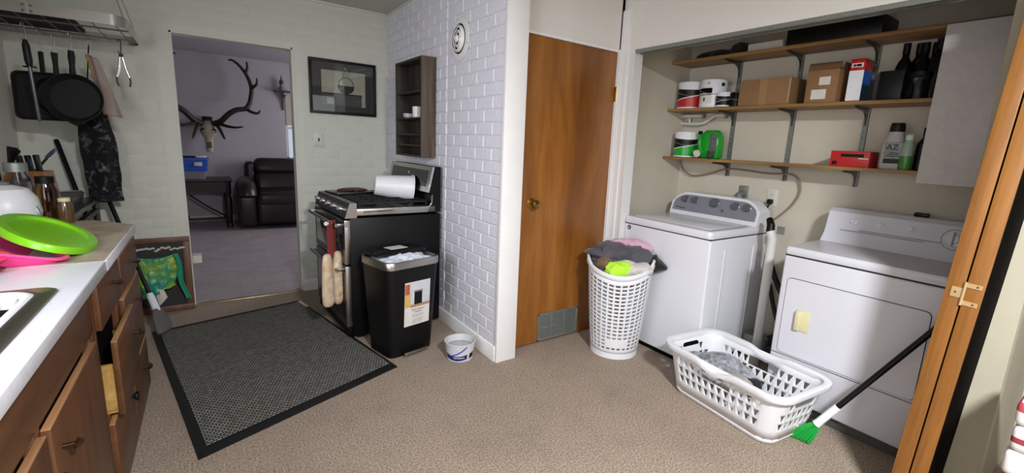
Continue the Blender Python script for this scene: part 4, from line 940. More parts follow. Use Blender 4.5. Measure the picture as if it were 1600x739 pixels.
# hose, outlet, pipe stubs
pts = [(3.18, 2.35, 1.33), (3.19, 2.33, 1.25), (3.195, 2.24, 1.195), (3.20, 2.10, 1.215), (3.20, 1.945, 1.265), (3.2, 1.795, 1.266), (3.2, 1.63, 1.256), (3.2, 1.482, 1.262), (3.2, 1.424, 1.225), (3.2, 1.406, 1.15), (3.2, 1.442, 1.06), (3.19, 1.522, .963), (3.18, 1.58, .908), (3.18, 1.60, .80)]
def smooth(pts, n=6):
    P = [Vector(p) for p in pts]; out = []
    for i in range(len(P)-1):
        a, b, c, d = P[max(i-1, 0)], P[i], P[i+1], P[min(i+2, len(P)-1)]
        for k in range(n):
            t = k/n; out.append(.5*((2*b)+(-a+c)*t+(2*a-5*b+4*c-d)*t*t+(-a+3*b-3*c+d)*t**3))
    out.append(P[-1]); return out
tag(G().tube(smooth(pts), .0065, 8).fin('gas_hose', 'copper'), 'thin beige tube looping along the closet back wall under the shelves', 'hose')
t = thing('wall_outlet', 'ivory wall outlet with a black plug above the standpipe', 'outlet', (XK, 1.588, 1.093))
G().box(-.006, -.037, -.058, 0, .037, .058, .003).fin('plate', 'ivory', t)
for z in (.025, -.025): G().box(-.009, -.017, z-.014, -.005, .017, z+.014, .005).fin('socket', 'ivory', t)
for s in (-.006, .006): G().box(-.0095, s-.001, .02, -.0085, s+.001, .03).fin('slot', 'dark', t)
t = thing('power_cord', 'black power cord plugged in the outlet behind the washer', 'cord', (XK-.01, 1.588, 1.068))
G().box(-.035, -.016, -.02, 0, .016, .014, .006).fin('plug', 'black', t); G().tube(smooth([(-.02, .0, -.018), (-.03, .015, -.07), (-.04, .04, -.13), (-.05, .03, -.3), (-.04, .0, -.6)]), .005, 8).fin('cable', 'black', t)
t = thing('dryer_plug', 'grey wall receptacle with a plug behind the washer console', 'outlet', (XK, 1.80, 1.10))
G().box(-.01, -.035, -.05, 0, .035, .055, .003).fin('plate', 'galv', t); G().tube([(-.008, 0, .0), (-.05, .005, -.01), (-.055, .01, -.09)], .024, 14).fin('plug', 'greyp', t)
t = thing('standpipe', 'white PVC standpipe between the washer and the dryer', 'pipe', (2.93, 1.405, 0))
G().tube([(0, 0, 0), (0, 0, .86), (-.0, .02, .905)], .028, 20).fin('pipe', 'pvc', t); 
G().tube([(0, .02, .90), (.005, .025, .945), (.03, .05, .975)], [.026, .024, .02], 16).fin('hose_end', 'black', t); G().box(.03, -.05, .89, .034, -.005, .94).fin('paper_tag', 'galv', t)
tag(G().tube(smooth([(3.16, 1.53, .72), (3.14, 1.47, .60), (3.12, 1.38, .47), (3.15, 1.30, .40)]), .019, 12).fin('drain_hose', 'black'), 'black corrugated hose behind the white standpipe', 'hose')
tag(G().tube(smooth([(3.18, 1.50, .50), (3.12, 1.42, .36), (3.1, 1.35, .25), (3.14, 1.25, .2)]), .014, 10).fin('vent_hose', 'rubber'), 'lower black hose behind the white standpipe', 'hose')
tag(G().box(-.06, -.08, 0, .06, .08, .16, .01).fin('junk_box', 'galv', loc=(3.06, 1.47, .0)), 'dusty grey box on the floor behind the standpipe', 'box')
tag(G().blob((0, 0, 0), (.1, .11, .09), .3, 9, 31, 4).fin('lint_pile', 'pattern', loc=(3.1, 1.34, .09)), 'dark heap of lint behind the dryer corner', 'lint')
t = thing('supply_pipes', 'cream water pipes under the middle shelf in the closet corner', 'pipes', (3.19, 2.25, 1.62))
G().tube(smooth([(0, .12, .035), (-.02, .06, .035), (0, -.055, .035)]), .013, 12).fin('pipe', 'pvc', t); G().tube(smooth([(0, .125, -.02), (-.01, .04, -.025), (-.01, -.07, -.022), (-.005, -.13, .01), (0, -.17, .035), (0, -.245, .032)]), .013, 12).fin('pipe', 'pvc', t)
G().cyl((-.005, .05, -.02), (-.005, .05, .035), .010, n=12).fin('tee', 'pvc', t)
for (y, z) in ((.075, -.02), (.07, .035), (-.055, .035), (-.245, .032)): G().tube([(0, y, z), (.02, y, z)], .018, 14).fin('elbow', 'copper', t)
# ================================================================== KITCHEN COUNTER RUN
XC = -.352
M['pull'] = plain('bronze_pull', '#4a3020', .3, .7)
def pull(parent, x, y, z, l=.03):
    g = G(); g.cyl((x, y, z), (x+.022, y, z), .006, n=10); g.tube([(x+.024, y-l, z), (x+.028, y-l*.6, z), (x+.03, y, z), (x+.028, y+l*.6, z), (x+.024, y+l, z)], [.004, .0065, .0075, .0065, .004], 10); return g.fin('handle', 'pull', parent)
def front(parent, y0, y1, z0, z1, x=XC, name='drawer', mat='cab', th=.018):
    d = G().box(x, y0, z0, x+th, y1, z1, .003).fin(name, mat, parent)
    G().box(x+.001, y0+.002, z1-.002, x+th-.001, y1-.002, z1+.003, .001).fin('top_edge', 'cab_edge', d); return d
def carcass(t, y0, y1, stiles):
    G().box(-.925, y0, .0, XC-.02, y1, .864).fin('body', 'dark', t)  # body coloured black to paint the shade inside open gaps
    for (a0, a1, b0, b1) in stiles: G().box(XC-.02, a0, b0, XC, a1, b1, .001).fin('face_frame', 'cab_v', t)
C1 = thing('base_cabinet', 'brown wooden sink cabinet with two doors below the sink', 'cabinet', (0, 0, 0))
carcass(C1, .45, 1.945, ((.45, 1.945, .71, .864), (.45, 1.945, 0, .09), (1.87, 1.945, .09, .71), (1.305, 1.345, .09, .71), (.45, .83, .09, .71)))
G().box(XC, .5, .722, XC+.004, 1.87, .858, .001).fin('false_front', 'cab', C1)
for (y0, y1, hy) in ((1.34, 1.865, 1.40), (.84, 1.315, 1.26)):
    dd = front(C1, y0, y1, .085, .70, name='door', mat='cab_v'); pull(dd, XC+.018, hy, .622, .018)
C2 = thing('base_cabinet', 'middle brown drawer cabinet with one drawer pulled open', 'cabinet')
carcass(C2, 1.947, 2.40, ((1.947, 1.975, 0, .864), (2.372, 2.40, 0, .864), (1.975, 2.372, .0, .07), (1.975, 2.372, .33, .38)))
q = front(C2, 1.96, 2.385, .70, .858); pull(q, XC+.018, 2.20, .80)
q = front(C2, 1.985, 2.405, .375, .645, XC+.028); pull(q, XC+.046, 2.30, .56)
G().box(-.75, 2.0, .39, XC+.028, 2.012, .56).box(-.75, 2.35, .39, XC+.028, 2.362, .56).box(-.75, 2.0, .38, XC+.028, 2.36, .392).fin('drawer_box', 'raw', q)
q = front(C2, 1.96, 2.385, .075, .355); G().lathe([(.006, 0), (.006, .012), (.018, .02), (.018, .028), (0, .032)], 16, mt=Matrix.Translation((XC+.018, 2.27, .30)) @ Matrix.Rotation(R(90), 4, 'Y')).fin('knob', 'black', q)
C3 = thing('base_cabinet', 'far end brown drawer cabinet next to the leaning frame', 'cabinet')
carcass(C3, 2.402, 2.90, ((2.402, 2.43, 0, .864), (2.87, 2.90, 0, .864), (2.43, 2.87, .66, .70), (2.43, 2.87, 0, .07), (2.43, 2.87, .30, .35)))
for z0, z1 in ((.695, .845), (.345, .665), (.075, .325)):
    q = front(C3, 2.415, 2.885, z0, z1); pull(q, XC+.018, 2.68, z1-.08)
sx0, sx1, sy0, sy1 = -.83, -.405, .93, 1.80
CT = thing('countertop', 'white laminate countertop around the steel sink', 'countertop', (-.6, 1.2, .864))
g = G(Matrix.Translation((.6, -1.2, -.864)))
g.box(-.928, .3, .864, -.332, sy0, .90).box(-.928, sy1, .864, -.332, 2.12, .90).box(-.928, sy0, .864, sx0, sy1, .90).box(sx1, sy0, .864, -.332, sy1, .90); g.fin('slab', 'laminate', CT)
G(Matrix.Translation((.6, -1.2, -.864))).box(-.334, .3, .863, -.328, 2.12, .9012, .002).fin('edge_strip', 'edge', CT)
C4 = thing('countertop', 'beige worn counter section at the far end', 'countertop', (-.6, 2.6, .864))
G().prism([(-.325, -.478), (.268, -.478), (.268, .285), (.10, .47), (-.325, .50)], 0, .038, 'z').fin('slab', 'beige', C4); G().box(.268, -.478, -.001, .273, .285, .0395, .002).fin('edge_strip', 'edge', C4)
SK = thing('sink', 'stainless steel sink set in the white countertop', 'sink', ((sx0+sx1)/2, (sy0+sy1)/2, .90))
def rr3(w, h, z, r): return [(x, y, z) for x, y in rrect(0, 0, w, h, r, 6)]
g = G(); W2, H2 = sx1-sx0, sy1-sy0
g.loft([rr3(W2+.045, H2+.045, .0005, .05), rr3(W2+.04, H2+.04, .004, .05), rr3(W2-.02, H2-.02, .004, .045), rr3(W2-.03, H2-.03, .007, .045), rr3(W2-.05, H2-.05, .004, .045), rr3(W2-.055, H2-.055, -.01, .06), rr3(W2-.08, H2-.08, -.15, .07), rr3(W2-.14, H2-.14, -.172, .06)], cap0=False, cap1=True); g.fin('basin', 'steel', SK)
G().lathe([(.045, -.1715), (.045, -.169), (.03, -.1695), (0, -.1715)], 24, cap0=False).fin('drain', 'chrome', SK)
g = G(); ring = rrect(.03, .16, .30, .44, .06, 6); g.loft([[(x+o*0, y, z) for x, y in rrect(.02, .17, .31+o, .46+o, .07, 6)] for o, z in ((.0, .004), (.02, .010), (.035, .010), (.05, .004), (.03, .0), (.0, .004))], cap0=False, cap1=False)
g.fin('rack', 'whitep', tag(bpy.data.objects['sink'], SK['label'], 'sink'))  # white ring imitates the window reflection on the steel rim
Rc = Matrix.Rotation(R(-1.0), 4, 'Z')      # the counter run stands a degree off square
for o in (C1, C2, C3, CT, C4, SK): o.location = Rc @ o.location; o.rotation_euler.z += R(-1.0)
# things on the counter
LD = thing('serving_lid', 'large lime green oval plastic lid tilted on the pile at the counter end', 'lid', (-.481, 2.423, .962), rot=(R(-22.4), R(2.9), R(-79.7)))
g = G(); g.loft([[(a_*.25*math.cos(2*math.pi*k/48), b_*.14*math.sin(2*math.pi*k/48), z) for k in range(48)] for a_, b_, z in ((.96, .94, -.014), (1, 1, -.014), (1.0, 1.0, .006), (.985, .975, .011), (.84, .80, .012), (.80, .75, .0), (.1, .1, -.002))], cap0=False); g.fin('lid_shell', 'lime', LD)
PT = thing('pink_tray', 'pink plastic tray under the lime green lid', 'tray', (-.56, 2.33, .962), rot=(R(-17), R(3), R(-76)))
g = G(); g.loft([[(x, y, z) for x, y in rrect(0, 0, w, h, .06)] for w, h, z in ((.40, .21, -.045), (.455, .25, .0), (.48, .27, .001), (.48, .27, -.006), (.462, .256, -.008), (.405, .215, -.05))], cap0=True); g.fin('tray_shell', 'pink', PT)
for y in (-.15, -.155): pass
OB = thing('orange_bowl', 'orange plastic bowl at the left edge of the counter under the pink tray', 'bowl', (-.665, 2.12, .9025))
G().lathe([(0, 0), (.07, 0), (.12, .015), (.145, .035), (.15, .037), (.14, .035), (.08, .006), (0, .006)], 40, cap0=False, cap1=False).fin('bowl_shell', 'orange', OB)
t = thing('maroon_scoop', 'dark red plastic scoop on the white counter by the sink', 'scoop', (-.625, 1.95, .9005), R(50))
G().lathe([(0, 0), (.05, 0), (.065, .025), (.06, .025), (.045, .005), (0, .005)], 24, cap0=False, cap1=False).fin('cup', 'maroon', t); G().box(.055, -.012, .012, .16, .012, .022, .004).fin('handle', 'maroon', t)
t = thing('white_mixer_bowl', 'white rounded kettle at the far end of the counter', 'kettle', (-.705, 2.96, .9025))
G().lathe([(0, 0), (.075, 0), (.10, .02), (.110, .07), (.10, .13), (.075, .172), (.03, .188), (0, .19)], 36, cap0=False, cap1=False).fin('body', 'whitep', t)
G().tube(smooth([(.06, -.02, .13), (.09, -.03, .10), (.105, -.035, .06), (.10, -.03, .03)], 4), .008, 10).fin('grey_band', 'galv', t); G().lathe([(0, .188), (.02, .19), (.022, .202), (0, .208)], 18, cap0=False).fin('lid_knob', 'greyp', t); G().lathe([(.108, 0), (.112, .006), (.11, .012), (.1, .012)], 30, cap0=False, cap1=False).fin('foot_ring', 'whitep', t)
def jar(name, label, x, y, z, r, h, body, lid, cat='jar'):
    t = thing(name, label, cat, (x, y, z)); G().lathe([(0, 0), (r*.9, 0), (r, .008), (r, h*.7), (r*.75, h*.84), (r*.72, h*.9), (0, h*.9)], 24).fin('glass', body, t); G().lathe([(r*.78, h*.86), (r*.78, h), (0, h)], 20).fin('lid', lid, t); return t
jar('oil_bottle', 'amber oil bottle with dark cap beside the white kettle', -.59, 3.035, .9025, .042, .22, 'amber', 'blackmat', 'bottle')
jar('glass_canister', 'clear glass jar behind the amber oil bottle', -.68, 3.055, .9025, .05, .28, 'clearp', 'galv')
jar('glass_canister', 'tall clear glass canister at the left edge of the picture', -.80, 3.03, .9025, .055, .33, 'clearp', 'whitep')
jar('spice_grinder', 'small brown grinder jar in front of the wooden block', -.535, 3.03, .9025, .03, .12, plain('brown_glass', '#5a4326', .15), 'cream')
bx = thing('knife_block', 'tan wooden knife block on the black table by the wall', 'knife block', (-.665, 3.34, .905), R(-12))
g = G(Matrix.Rotation(R(-6), 4, 'Y')); g.prism([(-.06, 0), (.06, 0), (.06, .215), (-.06, .23)], -.05, .05, 'y'); g.fin('block', 'block', bx)
for k in range(3): G(Matrix.Rotation(R(-6), 4, 'Y')).box(-.045+.032*k, -.012, .21, -.025+.032*k, .012, .30, .004).fin('knife_handle', 'black', bx)
t = thing('utensil_crock', 'steel crock of dark utensils at the far left', 'crock', (-.76, 3.22, .905)); G().lathe([(0, 0), (.055, 0), (.06, .17), (.056, .17), (.05, .01), (0, .01)], 24, cap0=False, cap1=False).fin('crock', 'steel', t)
for k, (dx, dy, hh_) in enumerate(((.02, .01, .34), (-.02, .02, .36), (.03, -.02, .33))): G().tube([(0, 0, .02), (dx, dy, .25), (dx*2, dy*2, hh_)], [.004, .004, .02], 8).fin('utensil', 'blackmat', t)
t = thing('blue_ladle', 'blue and black slotted spoon lying above the knife block', 'spoon', (-.62, 3.42, 1.205), rot=(0, R(-50), R(20))); G().lathe([(0, 0), (.03, .004), (.035, .012), (.02, .004), (0, .003)], 18, cap0=False, cap1=False).fin('bowl', plain('slate_blue', '#3c4562', .4), t); G().tube([(-.03, 0, .006), (-.12, 0, .0)], .006, 8).fin('stem', 'black', t)
# black side table with roasting pan
TB = thing('side_table', 'black metal side table between the counter and the back wall', 'table', (-.745, 3.62, 0))
G().box(-.175, -.48, .872, .19, .47, .90, .004).fin('top', plain('dark_table_top', '#2b2a2b', .3), TB)
for (x, y) in ((-.16, -.46), (.17, -.46), (-.16, .46), (.17, .46)): G().box(x-.016, y-.016, 0, x+.016, y+.016, .872, .003).fin('leg', 'black', TB)
for z in (.80, .25): G().box(.155, -.47, z, .185, .47, z+.03, .003).fin('rail', 'black', TB)
t = thing('roasting_pan', 'dark roasting pan with steel wire edges on the black side table', 'pan', (-.70, 3.75, .9005))
g = G(); g.loft([[(x, y, z) for x, y in rrect(0, 0, w, h, .03)] for w, h, z in ((.19, .36, 0), (.21, .40, .05), (.22, .41, .052), (.205, .395, .05), (.18, .35, .005))]); g.fin('pan', 'steel_dark', t)
for s in (-1, 1): G().tube([(-.09, s*.207, .055), (.09, s*.207, .055)], .006, 10).fin('handle', 'chrome', t)

# ================================================================== POT RACK
PR = thing('pot_rack', 'stainless hanging pot rack with a flat steel band at the top left', 'pot rack', (-.62, 3.86, 1.93), rot=(R(-4.5), 0, R(-3)))
rl, rw, rh = .70, .50, .058
pts = rrect(0, 0, rl, rw, .07, 6)
g = G(); g.loft([[(x*s, y*s, z) for x, y in pts] for s, z in ((1, -rh/2), (1, rh/2), (.988, rh/2), (.988, -rh/2), (1, -rh/2))], cap0=False, cap1=False); g.fin('band', 'steel', PR)
g = G()
for k in range(7): g.cyl((-rl/2+.05+k*.1, -rw/2+.004, -.02), (-rl/2+.05+k*.1, rw/2-.004, -.02), .003, n=8)
g.box(-rl/2+.004, -.13, -.028, rl/2-.004, -.11, -.022).box(-rl/2+.004, .11, -.028, rl/2-.004, .13, -.022); g.fin('grid_bar', 'steel_dark', PR)
for (x, z) in ((-.055, .012), (-.025, .012), (-.055, -.016), (-.025, -.016)):
    G().lathe([(.0065, 0), (.005, .004), (0, .005)], 12, mt=Matrix.Translation((x, -rw/2-.0005, z)) @ Matrix.Rotation(R(90), 4, 'X')).fin('rivet', 'steel_dark', PR)
G().box(-.044, -rw/2-.002, -rh/2, -.036, -rw/2+.001, rh/2).fin('joint_strip', 'chrome', PR)
for sx in (-1, 1):
    for sy in (-1, 1): G().tube(smooth([(sx*rl/2*.98, sy*.2, .0), (sx*rl/2*.8, sy*.17, .25), (sx*rl/2*.5, sy*.1, .505)]), .004, 8).fin('hanger', 'chrome', PR)
tag(G().prism(rrect(0, 0, .42, .34, .03), 0, .015, 'z').fin('baking_sheet', 'iron', loc=(-.72, 3.84, 1.925)), 'dark baking sheet lying on the hanging pot rack', 'baking sheet')
bpy.data.objects['baking_sheet'].rotation_euler = PR.rotation_euler
def hook(g, x, y, z0, z1): g.tube(smooth([(x-.008, y, z0-.01), (x-.004, y, z0+.006), (x+.004, y, z0+.004), (x+.004, y, (z0+z1)/2), (x, y, z1), (x-.008, y, z1+.004), (x-.01, y, z1+.016)], 4), .0025, 8)
t = thing('griddle_pan', 'square cast iron griddle hanging at the left of the pot rack', 'pan', (-.70, 3.95, 1.90), rot=(R(-3), 0, R(-12)))
g = G(); g.loft([[(x, y, z) for x, z in rrect(0, -.385, w, h, .035)] for w, h, y in ((.255, .255, 0), (.275, .275, -.018), (.262, .262, -.018), (.245, .245, -.004))]); g.fin('pan', 'iron', t)
G().box(-.012, -.012, -.25, .012, 0, -.13, .005).fin('handle', 'iron', t); g = G(); hook(g, 0, -.006, -.01, -.15); g.fin('hook', 'steel_dark', t)
t = thing('skillet', 'round cast iron skillet hanging in front of the square griddle', 'pan', (-.555, 3.84, 1.885), rot=(R(-4), 0, R(-10)))
g = G(Matrix.Translation((0, 0, -.375)) @ Matrix.Rotation(R(90), 4, 'X')); g.lathe([(0, 0), (.112, 0), (.138, .042), (.134, .043), (.110, .006), (0, .006)], 40, cap0=False, cap1=False); g.fin('pan', 'iron', t)
G().tube([(0, -.015, -.245), (0, -.012, -.19), (0, -.008, -.14), (0, -.008, -.105)], [.016, .013, .017, .014], 12).fin('handle', 'iron', t); g = G(); hook(g, 0, -.006, -.01, -.11); g.fin('hook', 'steel_dark', t)
G().tube([(-.03, -.018, -.505), (0, -.02, -.522), (.03, -.018, -.505)], .012, 10).fin('helper_lip', 'iron', t)
t = thing('saucepan', 'small dark pan hanging behind the round skillet', 'pan', (-.635, 3.90, 1.87), rot=(R(-3), 0, R(-10)))
G(Matrix.Translation((0, 0, -.35)) @ Matrix.Rotation(R(90), 4, 'X')).lathe([(0, 0), (.10, 0), (.115, .03), (.11, .03), (.096, .005), (0, .005)], 36, cap0=False, cap1=False).fin('pan', 'iron', t)
G().tube([(0, -.012, -.24), (0, -.01, -.17), (0, -.01, -.105)], [.014, .012, .016], 12).fin('handle', 'iron', t); g = G(); hook(g, 0, -.008, -.01, -.11); g.fin('hook', 'steel_dark', t)
t = thing('honing_rod', 'steel honing rod with black handle hanging before the griddle', 'honing steel', (-.715, 3.70, 1.86), rot=(0, R(-1.5), 0))
G().tube([(0, 0, -.06), (0, 0, -.09), (0, 0, -.17), (0, 0, -.20)], [.008, .016, .017, .012], 14).fin('handle', 'black', t); G().box(-.026, -.008, -.205, .026, .008, -.196, .003).fin('guard', 'black', t); G().tube([(0, 0, -.20), (0, 0, -.475), (0, 0, -.49)], [.0085, .0085, .003], 12).fin('rod', 'steelrod', t); g = G(); hook(g, 0, 0, .02, -.07); g.fin('hook', 'steel_dark', t)
t = thing('hanging_towel', 'pinkish beige cloth with tan hem hanging from the pot rack', 'towel', (-.455, 3.90, 1.86), R(-14))
g = G(); g.grid(22, 12, lambda u, v: (-.05+.09*v*(.55+.55*u)+.045*u, .012*math.sin(7*v+3*u), -.08-.345*u-.02*v)); g.fin('cloth', 'towel', t, solid=.006)
g = G(); g.tube([(-.05+.045*u-.004*math.sin(40*u), .004+.012*math.sin(3*u), -.08-.345*u) for u in [k/20 for k in range(17)]], .009, 8); g.fin('hem', 'towel_hem', t)
g = G(); hook(g, -.03, 0, .0, -.09); g.fin('hook', 'steel_dark', t)
t = thing('crab_tongs', 'small steel tongs with brown tips hanging from the pot rack corner', 'tongs', (-.345, 3.89, 1.86), R(5))
g = G(); hook(g, 0, 0, .02, -.055); g.fin('hook', 'black', t)
for s in (-1, 1):
    G().tube(smooth([(s*.004, 0, -.07), (s*.010, 0, -.10), (s*.018, 0, -.15), (s*.030, 0, -.195)]), [.006]*19, 10).fin('arm', 'chrome', t)
    G().tube(smooth([(s*.030, 0, -.195), (s*.032, 0, -.22), (s*.026, 0, -.25)]), .0055, 10).fin('tip', 'brown', t)
G().tube([(0, -.006, -.065), (0, .006, -.065)], .012, 12).fin('pivot', 'blackmat', t)
AP = thing('apron', 'black printed apron hanging below the pot rack against the back wall', 'apron', (-.515, 4.12, 0))
g = G(); g.grid(40, 14, lambda u, v: ((v-.5)*(.10+.075*min(1, u*2.5))+.03*(1-u)*-.6+.012*noise.noise((u*5, v*3, 1)), -.03*math.sin(math.pi*v)-.028*math.sin(9*v+4*u)*(.4+.6*u)-.03, 1.56-.69*u)); g.fin('cloth', 'pattern', AP, solid=.012, sub=1)
g = G(); g.tube(smooth([(-.035, 0, 1.57), (-.02, 0, 1.70), (0, 0, 1.86)]), .004, 6); g.fin('neck_strap', 'blackf', AP)
g = G(); g.tube(smooth([(.06, -.05, .93), (.03, -.07, .90), (-.02, -.07, .905), (-.06, -.05, .935)]), .02, 10); g.fin('rolled_hem', 'blackf', AP)
# ================================================================== LEFT FLOOR THINGS
p0, p1 = Vector((-.282, 3.76, .10)), Vector((-.617, 4.285, 1.23)); dv = (p1-p0).normalized()
BM = thing('floor_broom', 'dark handled floor broom leaning on the back wall beside the doorway', 'broom', p0)
G(Matrix.Translation(-p0)).tube([p0+dv*.17, p1], .0135, 14).fin('handle', 'black', BM); G(Matrix.Translation(-p0)).tube([p0+dv*.07, p0+dv*.17, p0+dv*.2], [.022, .021, .016], 14).fin('collar', 'whitep', BM)
g = G(Matrix.Translation(-p0)); sd = Vector((.55, .83, 0)).normalized()
rings = []
for t_, w_, h_ in ((.09, .025, .02), (.05, .05, .022), (.0, .062, .026), (-.055, .066, .028), (-.075, .06, .026)):
    c_ = p0+dv*t_; nn = dv.cross(sd).normalized(); rings.append([c_+sd*w_*math.cos(2*math.pi*k/20)+nn*h_*math.sin(2*math.pi*k/20) for k in range(20)])
for r in rings:
    for v in r: v.z = max(v.z, .004)
g.loft(rings); g.fin('bristles', plain('grey_bristle', '#5d5a58', .8, var=.2, nscale=150), BM)
q0, q1 = Vector((-.47, 4.02, .0)), Vector((-.752, 4.285, 1.262))
MP = thing('mop_handle', 'second dark pole left of the apron leaning on the back wall', 'pole', q0)
G(Matrix.Translation(-q0)).tube([q0, q0+(q1-q0)*.1, q1-(q1-q0)*.005, q1], [.013, .0135, .0135, .009], 14).fin('pole', 'black', MP); G(Matrix.Translation(-q0)).tube([q0+(q1-q0)*.002, q0+(q1-q0)*.06], [.022, .018], 14).fin('socket', 'greyp', MP)
FR = thing('leaning_frame', 'brown wooden frame with black board leaning on the wall left of the doorway', 'frame', (-.285, YA-.085, .002), rot=(R(-7), 0, 0))
fw_, fh_ = .36, .565
for q in ((-fw_/2, 0, 0, fw_/2, .02, .045), (-fw_/2, 0, fh_-.04, fw_/2, .02, fh_), (-fw_/2, 0, .045, -fw_/2+.045, .02, fh_-.04), (fw_/2-.045, 0, .045, fw_/2, .02, fh_-.04)): G().box(*q, bev=.003).fin('frame_bar', 'frame_brown', FR)
G().box(-fw_/2+.04, .008, .04, fw_/2-.04, .018, fh_-.035).fin('board', plain('dark_board', '#1d1716', .6), FR)
rnd = random.Random(5); g = G()
for k in range(16): x = -.13+.27*k/15; g.blob((x, -.004, fh_-.085+.012*rnd.uniform(-1, 1)), (.014, .006, .009), .4, 30, k, 2)
g.fin('lace_trim', 'offwhite', FR)
BG = thing('plastic_bag', 'green and teal plastic bag hanging in front of the leaning frame', 'bag', (-.315, YA-.125, 0))
g = G(); g.grid(30, 26, lambda u, v: ((v-.5)*(.26-.05*u*u)+.05*(1-u)*.0+.016*noise.noise((u*4, v*6, 1)), -.028*math.sin(math.pi*v)*(.4+u)-.015*noise.noise((u*6, v*7, 4)), .455-.02*math.sin(math.pi*v)-(.24+.10*(1-v)**2+.05*noise.noise((v*5, 1, 7)))*u)); g.fin('bag_body', 'bag', BG, solid=.002)
g = G(); g.grid(20, 5, lambda u, v: (.105+.03*v+.05*u+.008*math.sin(8*u), -.01-.006*math.sin(5*v+3*u), .46-.36*u)); g.fin('bag_strip', plain('teal_bag', '#2f9a78', .25), BG, solid=.002)
g = G(); g.grid(8, 8, lambda u, v: (-.02+.055*v+.02*u, -.03-.01*math.sin(3*v), .205-.13*u*(1-.5*v))); g.fin('paper_scrap', 'paper', BG, solid=.002)

# ================================================================== LIVING ROOM
SK2 = thing('elk_skull', 'mounted elk skull with wide dark antlers on the far living room wall', 'skull mount', (.14, 8.37, 1.40))
g = G(); rings = []
for (z, y, w, d) in ((.10, -.05, .04, .04), (.07, -.07, .075, .06), (.02, -.09, .085, .07), (-.04, -.11, .10, .075), (-.09, -.125, .085, .065), (-.15, -.135, .055, .05), (-.22, -.14, .048, .042), (-.30, -.145, .05, .036), (-.345, -.145, .035, .02)):
    rings.append([(w*math.cos(2*math.pi*k/20), y+d*math.sin(2*math.pi*k/20), z) for k in range(20)])
g.loft(rings); g.fin('skull', 'bone', SK2)
for s in (-1, 1): G().lathe([(0, -.01), (.03, -.01), (.034, .0), (.022, .006), (0, .004)], 16, mt=Matrix.Translation((s*.068, -.155, -.045)) @ Matrix.Rotation(R(90), 4, 'X') @ Matrix.Rotation(R(s*35), 4, 'Y')).fin('eye_socket', 'dark', SK2)
G().box(-.028, -.19, -.29, .028, -.15, -.20, .01).fin('nose_cavity', plain('nose_shadow_bone', '#5f5648', .8), SK2)
G().box(-.06, -.02, .06, .06, .0, .16, .01).fin('mount_plate', 'blackmat', SK2)
for s in (-1, 1):
    B0 = [(.045, -.08, .05), (.10, -.12, .07), (.17, -.18, .11), (.26, -.24, .21), (.36, -.27, .275), (.47, -.27, .30), (.525, -.25, .38), (.555, -.23, .50), (.565, -.22, .60), (.54, -.21, .72), (.49, -.20, .83), (.42, -.2, .92), (.35, -.2, .97), (.30, -.2, .965)]
    bp_ = smooth([(s*x, y, z) for x, y, z in B0], 5); n = len(bp_); at = G().tube(bp_, [.036*(1-i/n)**.55+.006 for i in range(n)], 10).fin('antler', 'antler', SK2)
    for tn in ([(.12, -.14, .07), (.22, -.25, .035), (.32, -.32, .02), (.42, -.34, .035)], [(.47, -.27, .30), (.55, -.33, .25), (.62, -.36, .245), (.645, -.37, .29)], [(.565, -.22, .60), (.60, -.27, .63), (.63, -.3, .67), (.635, -.31, .75)], [(.50, -.20, .80), (.53, -.22, .88), (.525, -.23, .97)], [(.10, -.12, .06), (.14, -.20, -.02), (.175, -.26, -.12), (.19, -.28, -.15)]):
        tp = smooth([(s*x, y, z) for x, y, z in tn], 5); k = len(tp); G().tube(tp, [.022*(1-i/k)**.6+.004 for i in range(k)], 8).fin('tine', 'antler', at)
        G().tube(tp[-3:], [.0085, .007, .003], 8).fin('tine_tip', 'antler_tip', at)
SO = thing('sofa', 'dark brown leather recliner sofa in the living room', 'sofa', (1.335, 7.87, 0), R(-3))
def cush(x0, y0, z0, x1, y1, z1, b, name, mt=None, par=None):
    return G(mt).box(x0, y0, z0, x1, y1, z1, b, 5).fin(name, 'leather', par or SO, thr=60)
cush(-.74, -.36, .05, .74, .38, .34, .04, 'base')
for s, nm in ((-1, 0), (1, 1)):
    cush(s*.80-.13 if s < 0 else .67, -.43, .04, -.67 if s < 0 else .93, .30, .50, .07, 'arm')
    a_ = G(); a_.tube(smooth([(s*.80, -.46, .47), (s*.80, -.42, .555), (s*.80, -.2, .60), (s*.80, .2, .60), (s*.80, .33, .58)], 4), [.05]+[.12]*15+[.09], 16); a_.fin('arm_pad', 'leather', SO, thr=60)
    x0, x1 = (-.68, -.01) if s < 0 else (.01, .68)
    cush(x0, -.47, .31, x1, .16, .535, .075, 'seat_cushion'); cush(x0, -.46, .08, x1, -.34, .40, .05, 'footrest')
    mtx = Matrix.Translation((0, .12, .48)) @ Matrix.Rotation(R(-13), 4, 'X')
    cush(x0, -.02, 0, x1, .20, .32, .085, 'back_cushion', mtx); cush(x0, -.045, .27, x1, .22, .53, .09, 'head_cushion', mtx)
cush(-.80, .20, .30, -.66, .42, .93, .06, 'back_side'); cush(.66, .20, .30, .80, .42, .93, .06, 'back_side')
TA = thing('console_table', 'dark wooden table with turned legs under the elk skull', 'table', (-.22, 8.02, 0))
G().box(-.60, -.26, .655, .585, .26, .69, .006).fin('top', 'darkwood', TA); 
g = G(); n_ = 20; pl = [(-.54, .655)]+[(.54, .655)]+[(.54-1.08*k/n_, .50+.035*abs(math.sin(2*math.pi*k/n_))) for k in range(n_+1)]; g.prism(pl, -.235, -.215, 'y'); g.fin('apron_board', 'darkwood', TA)
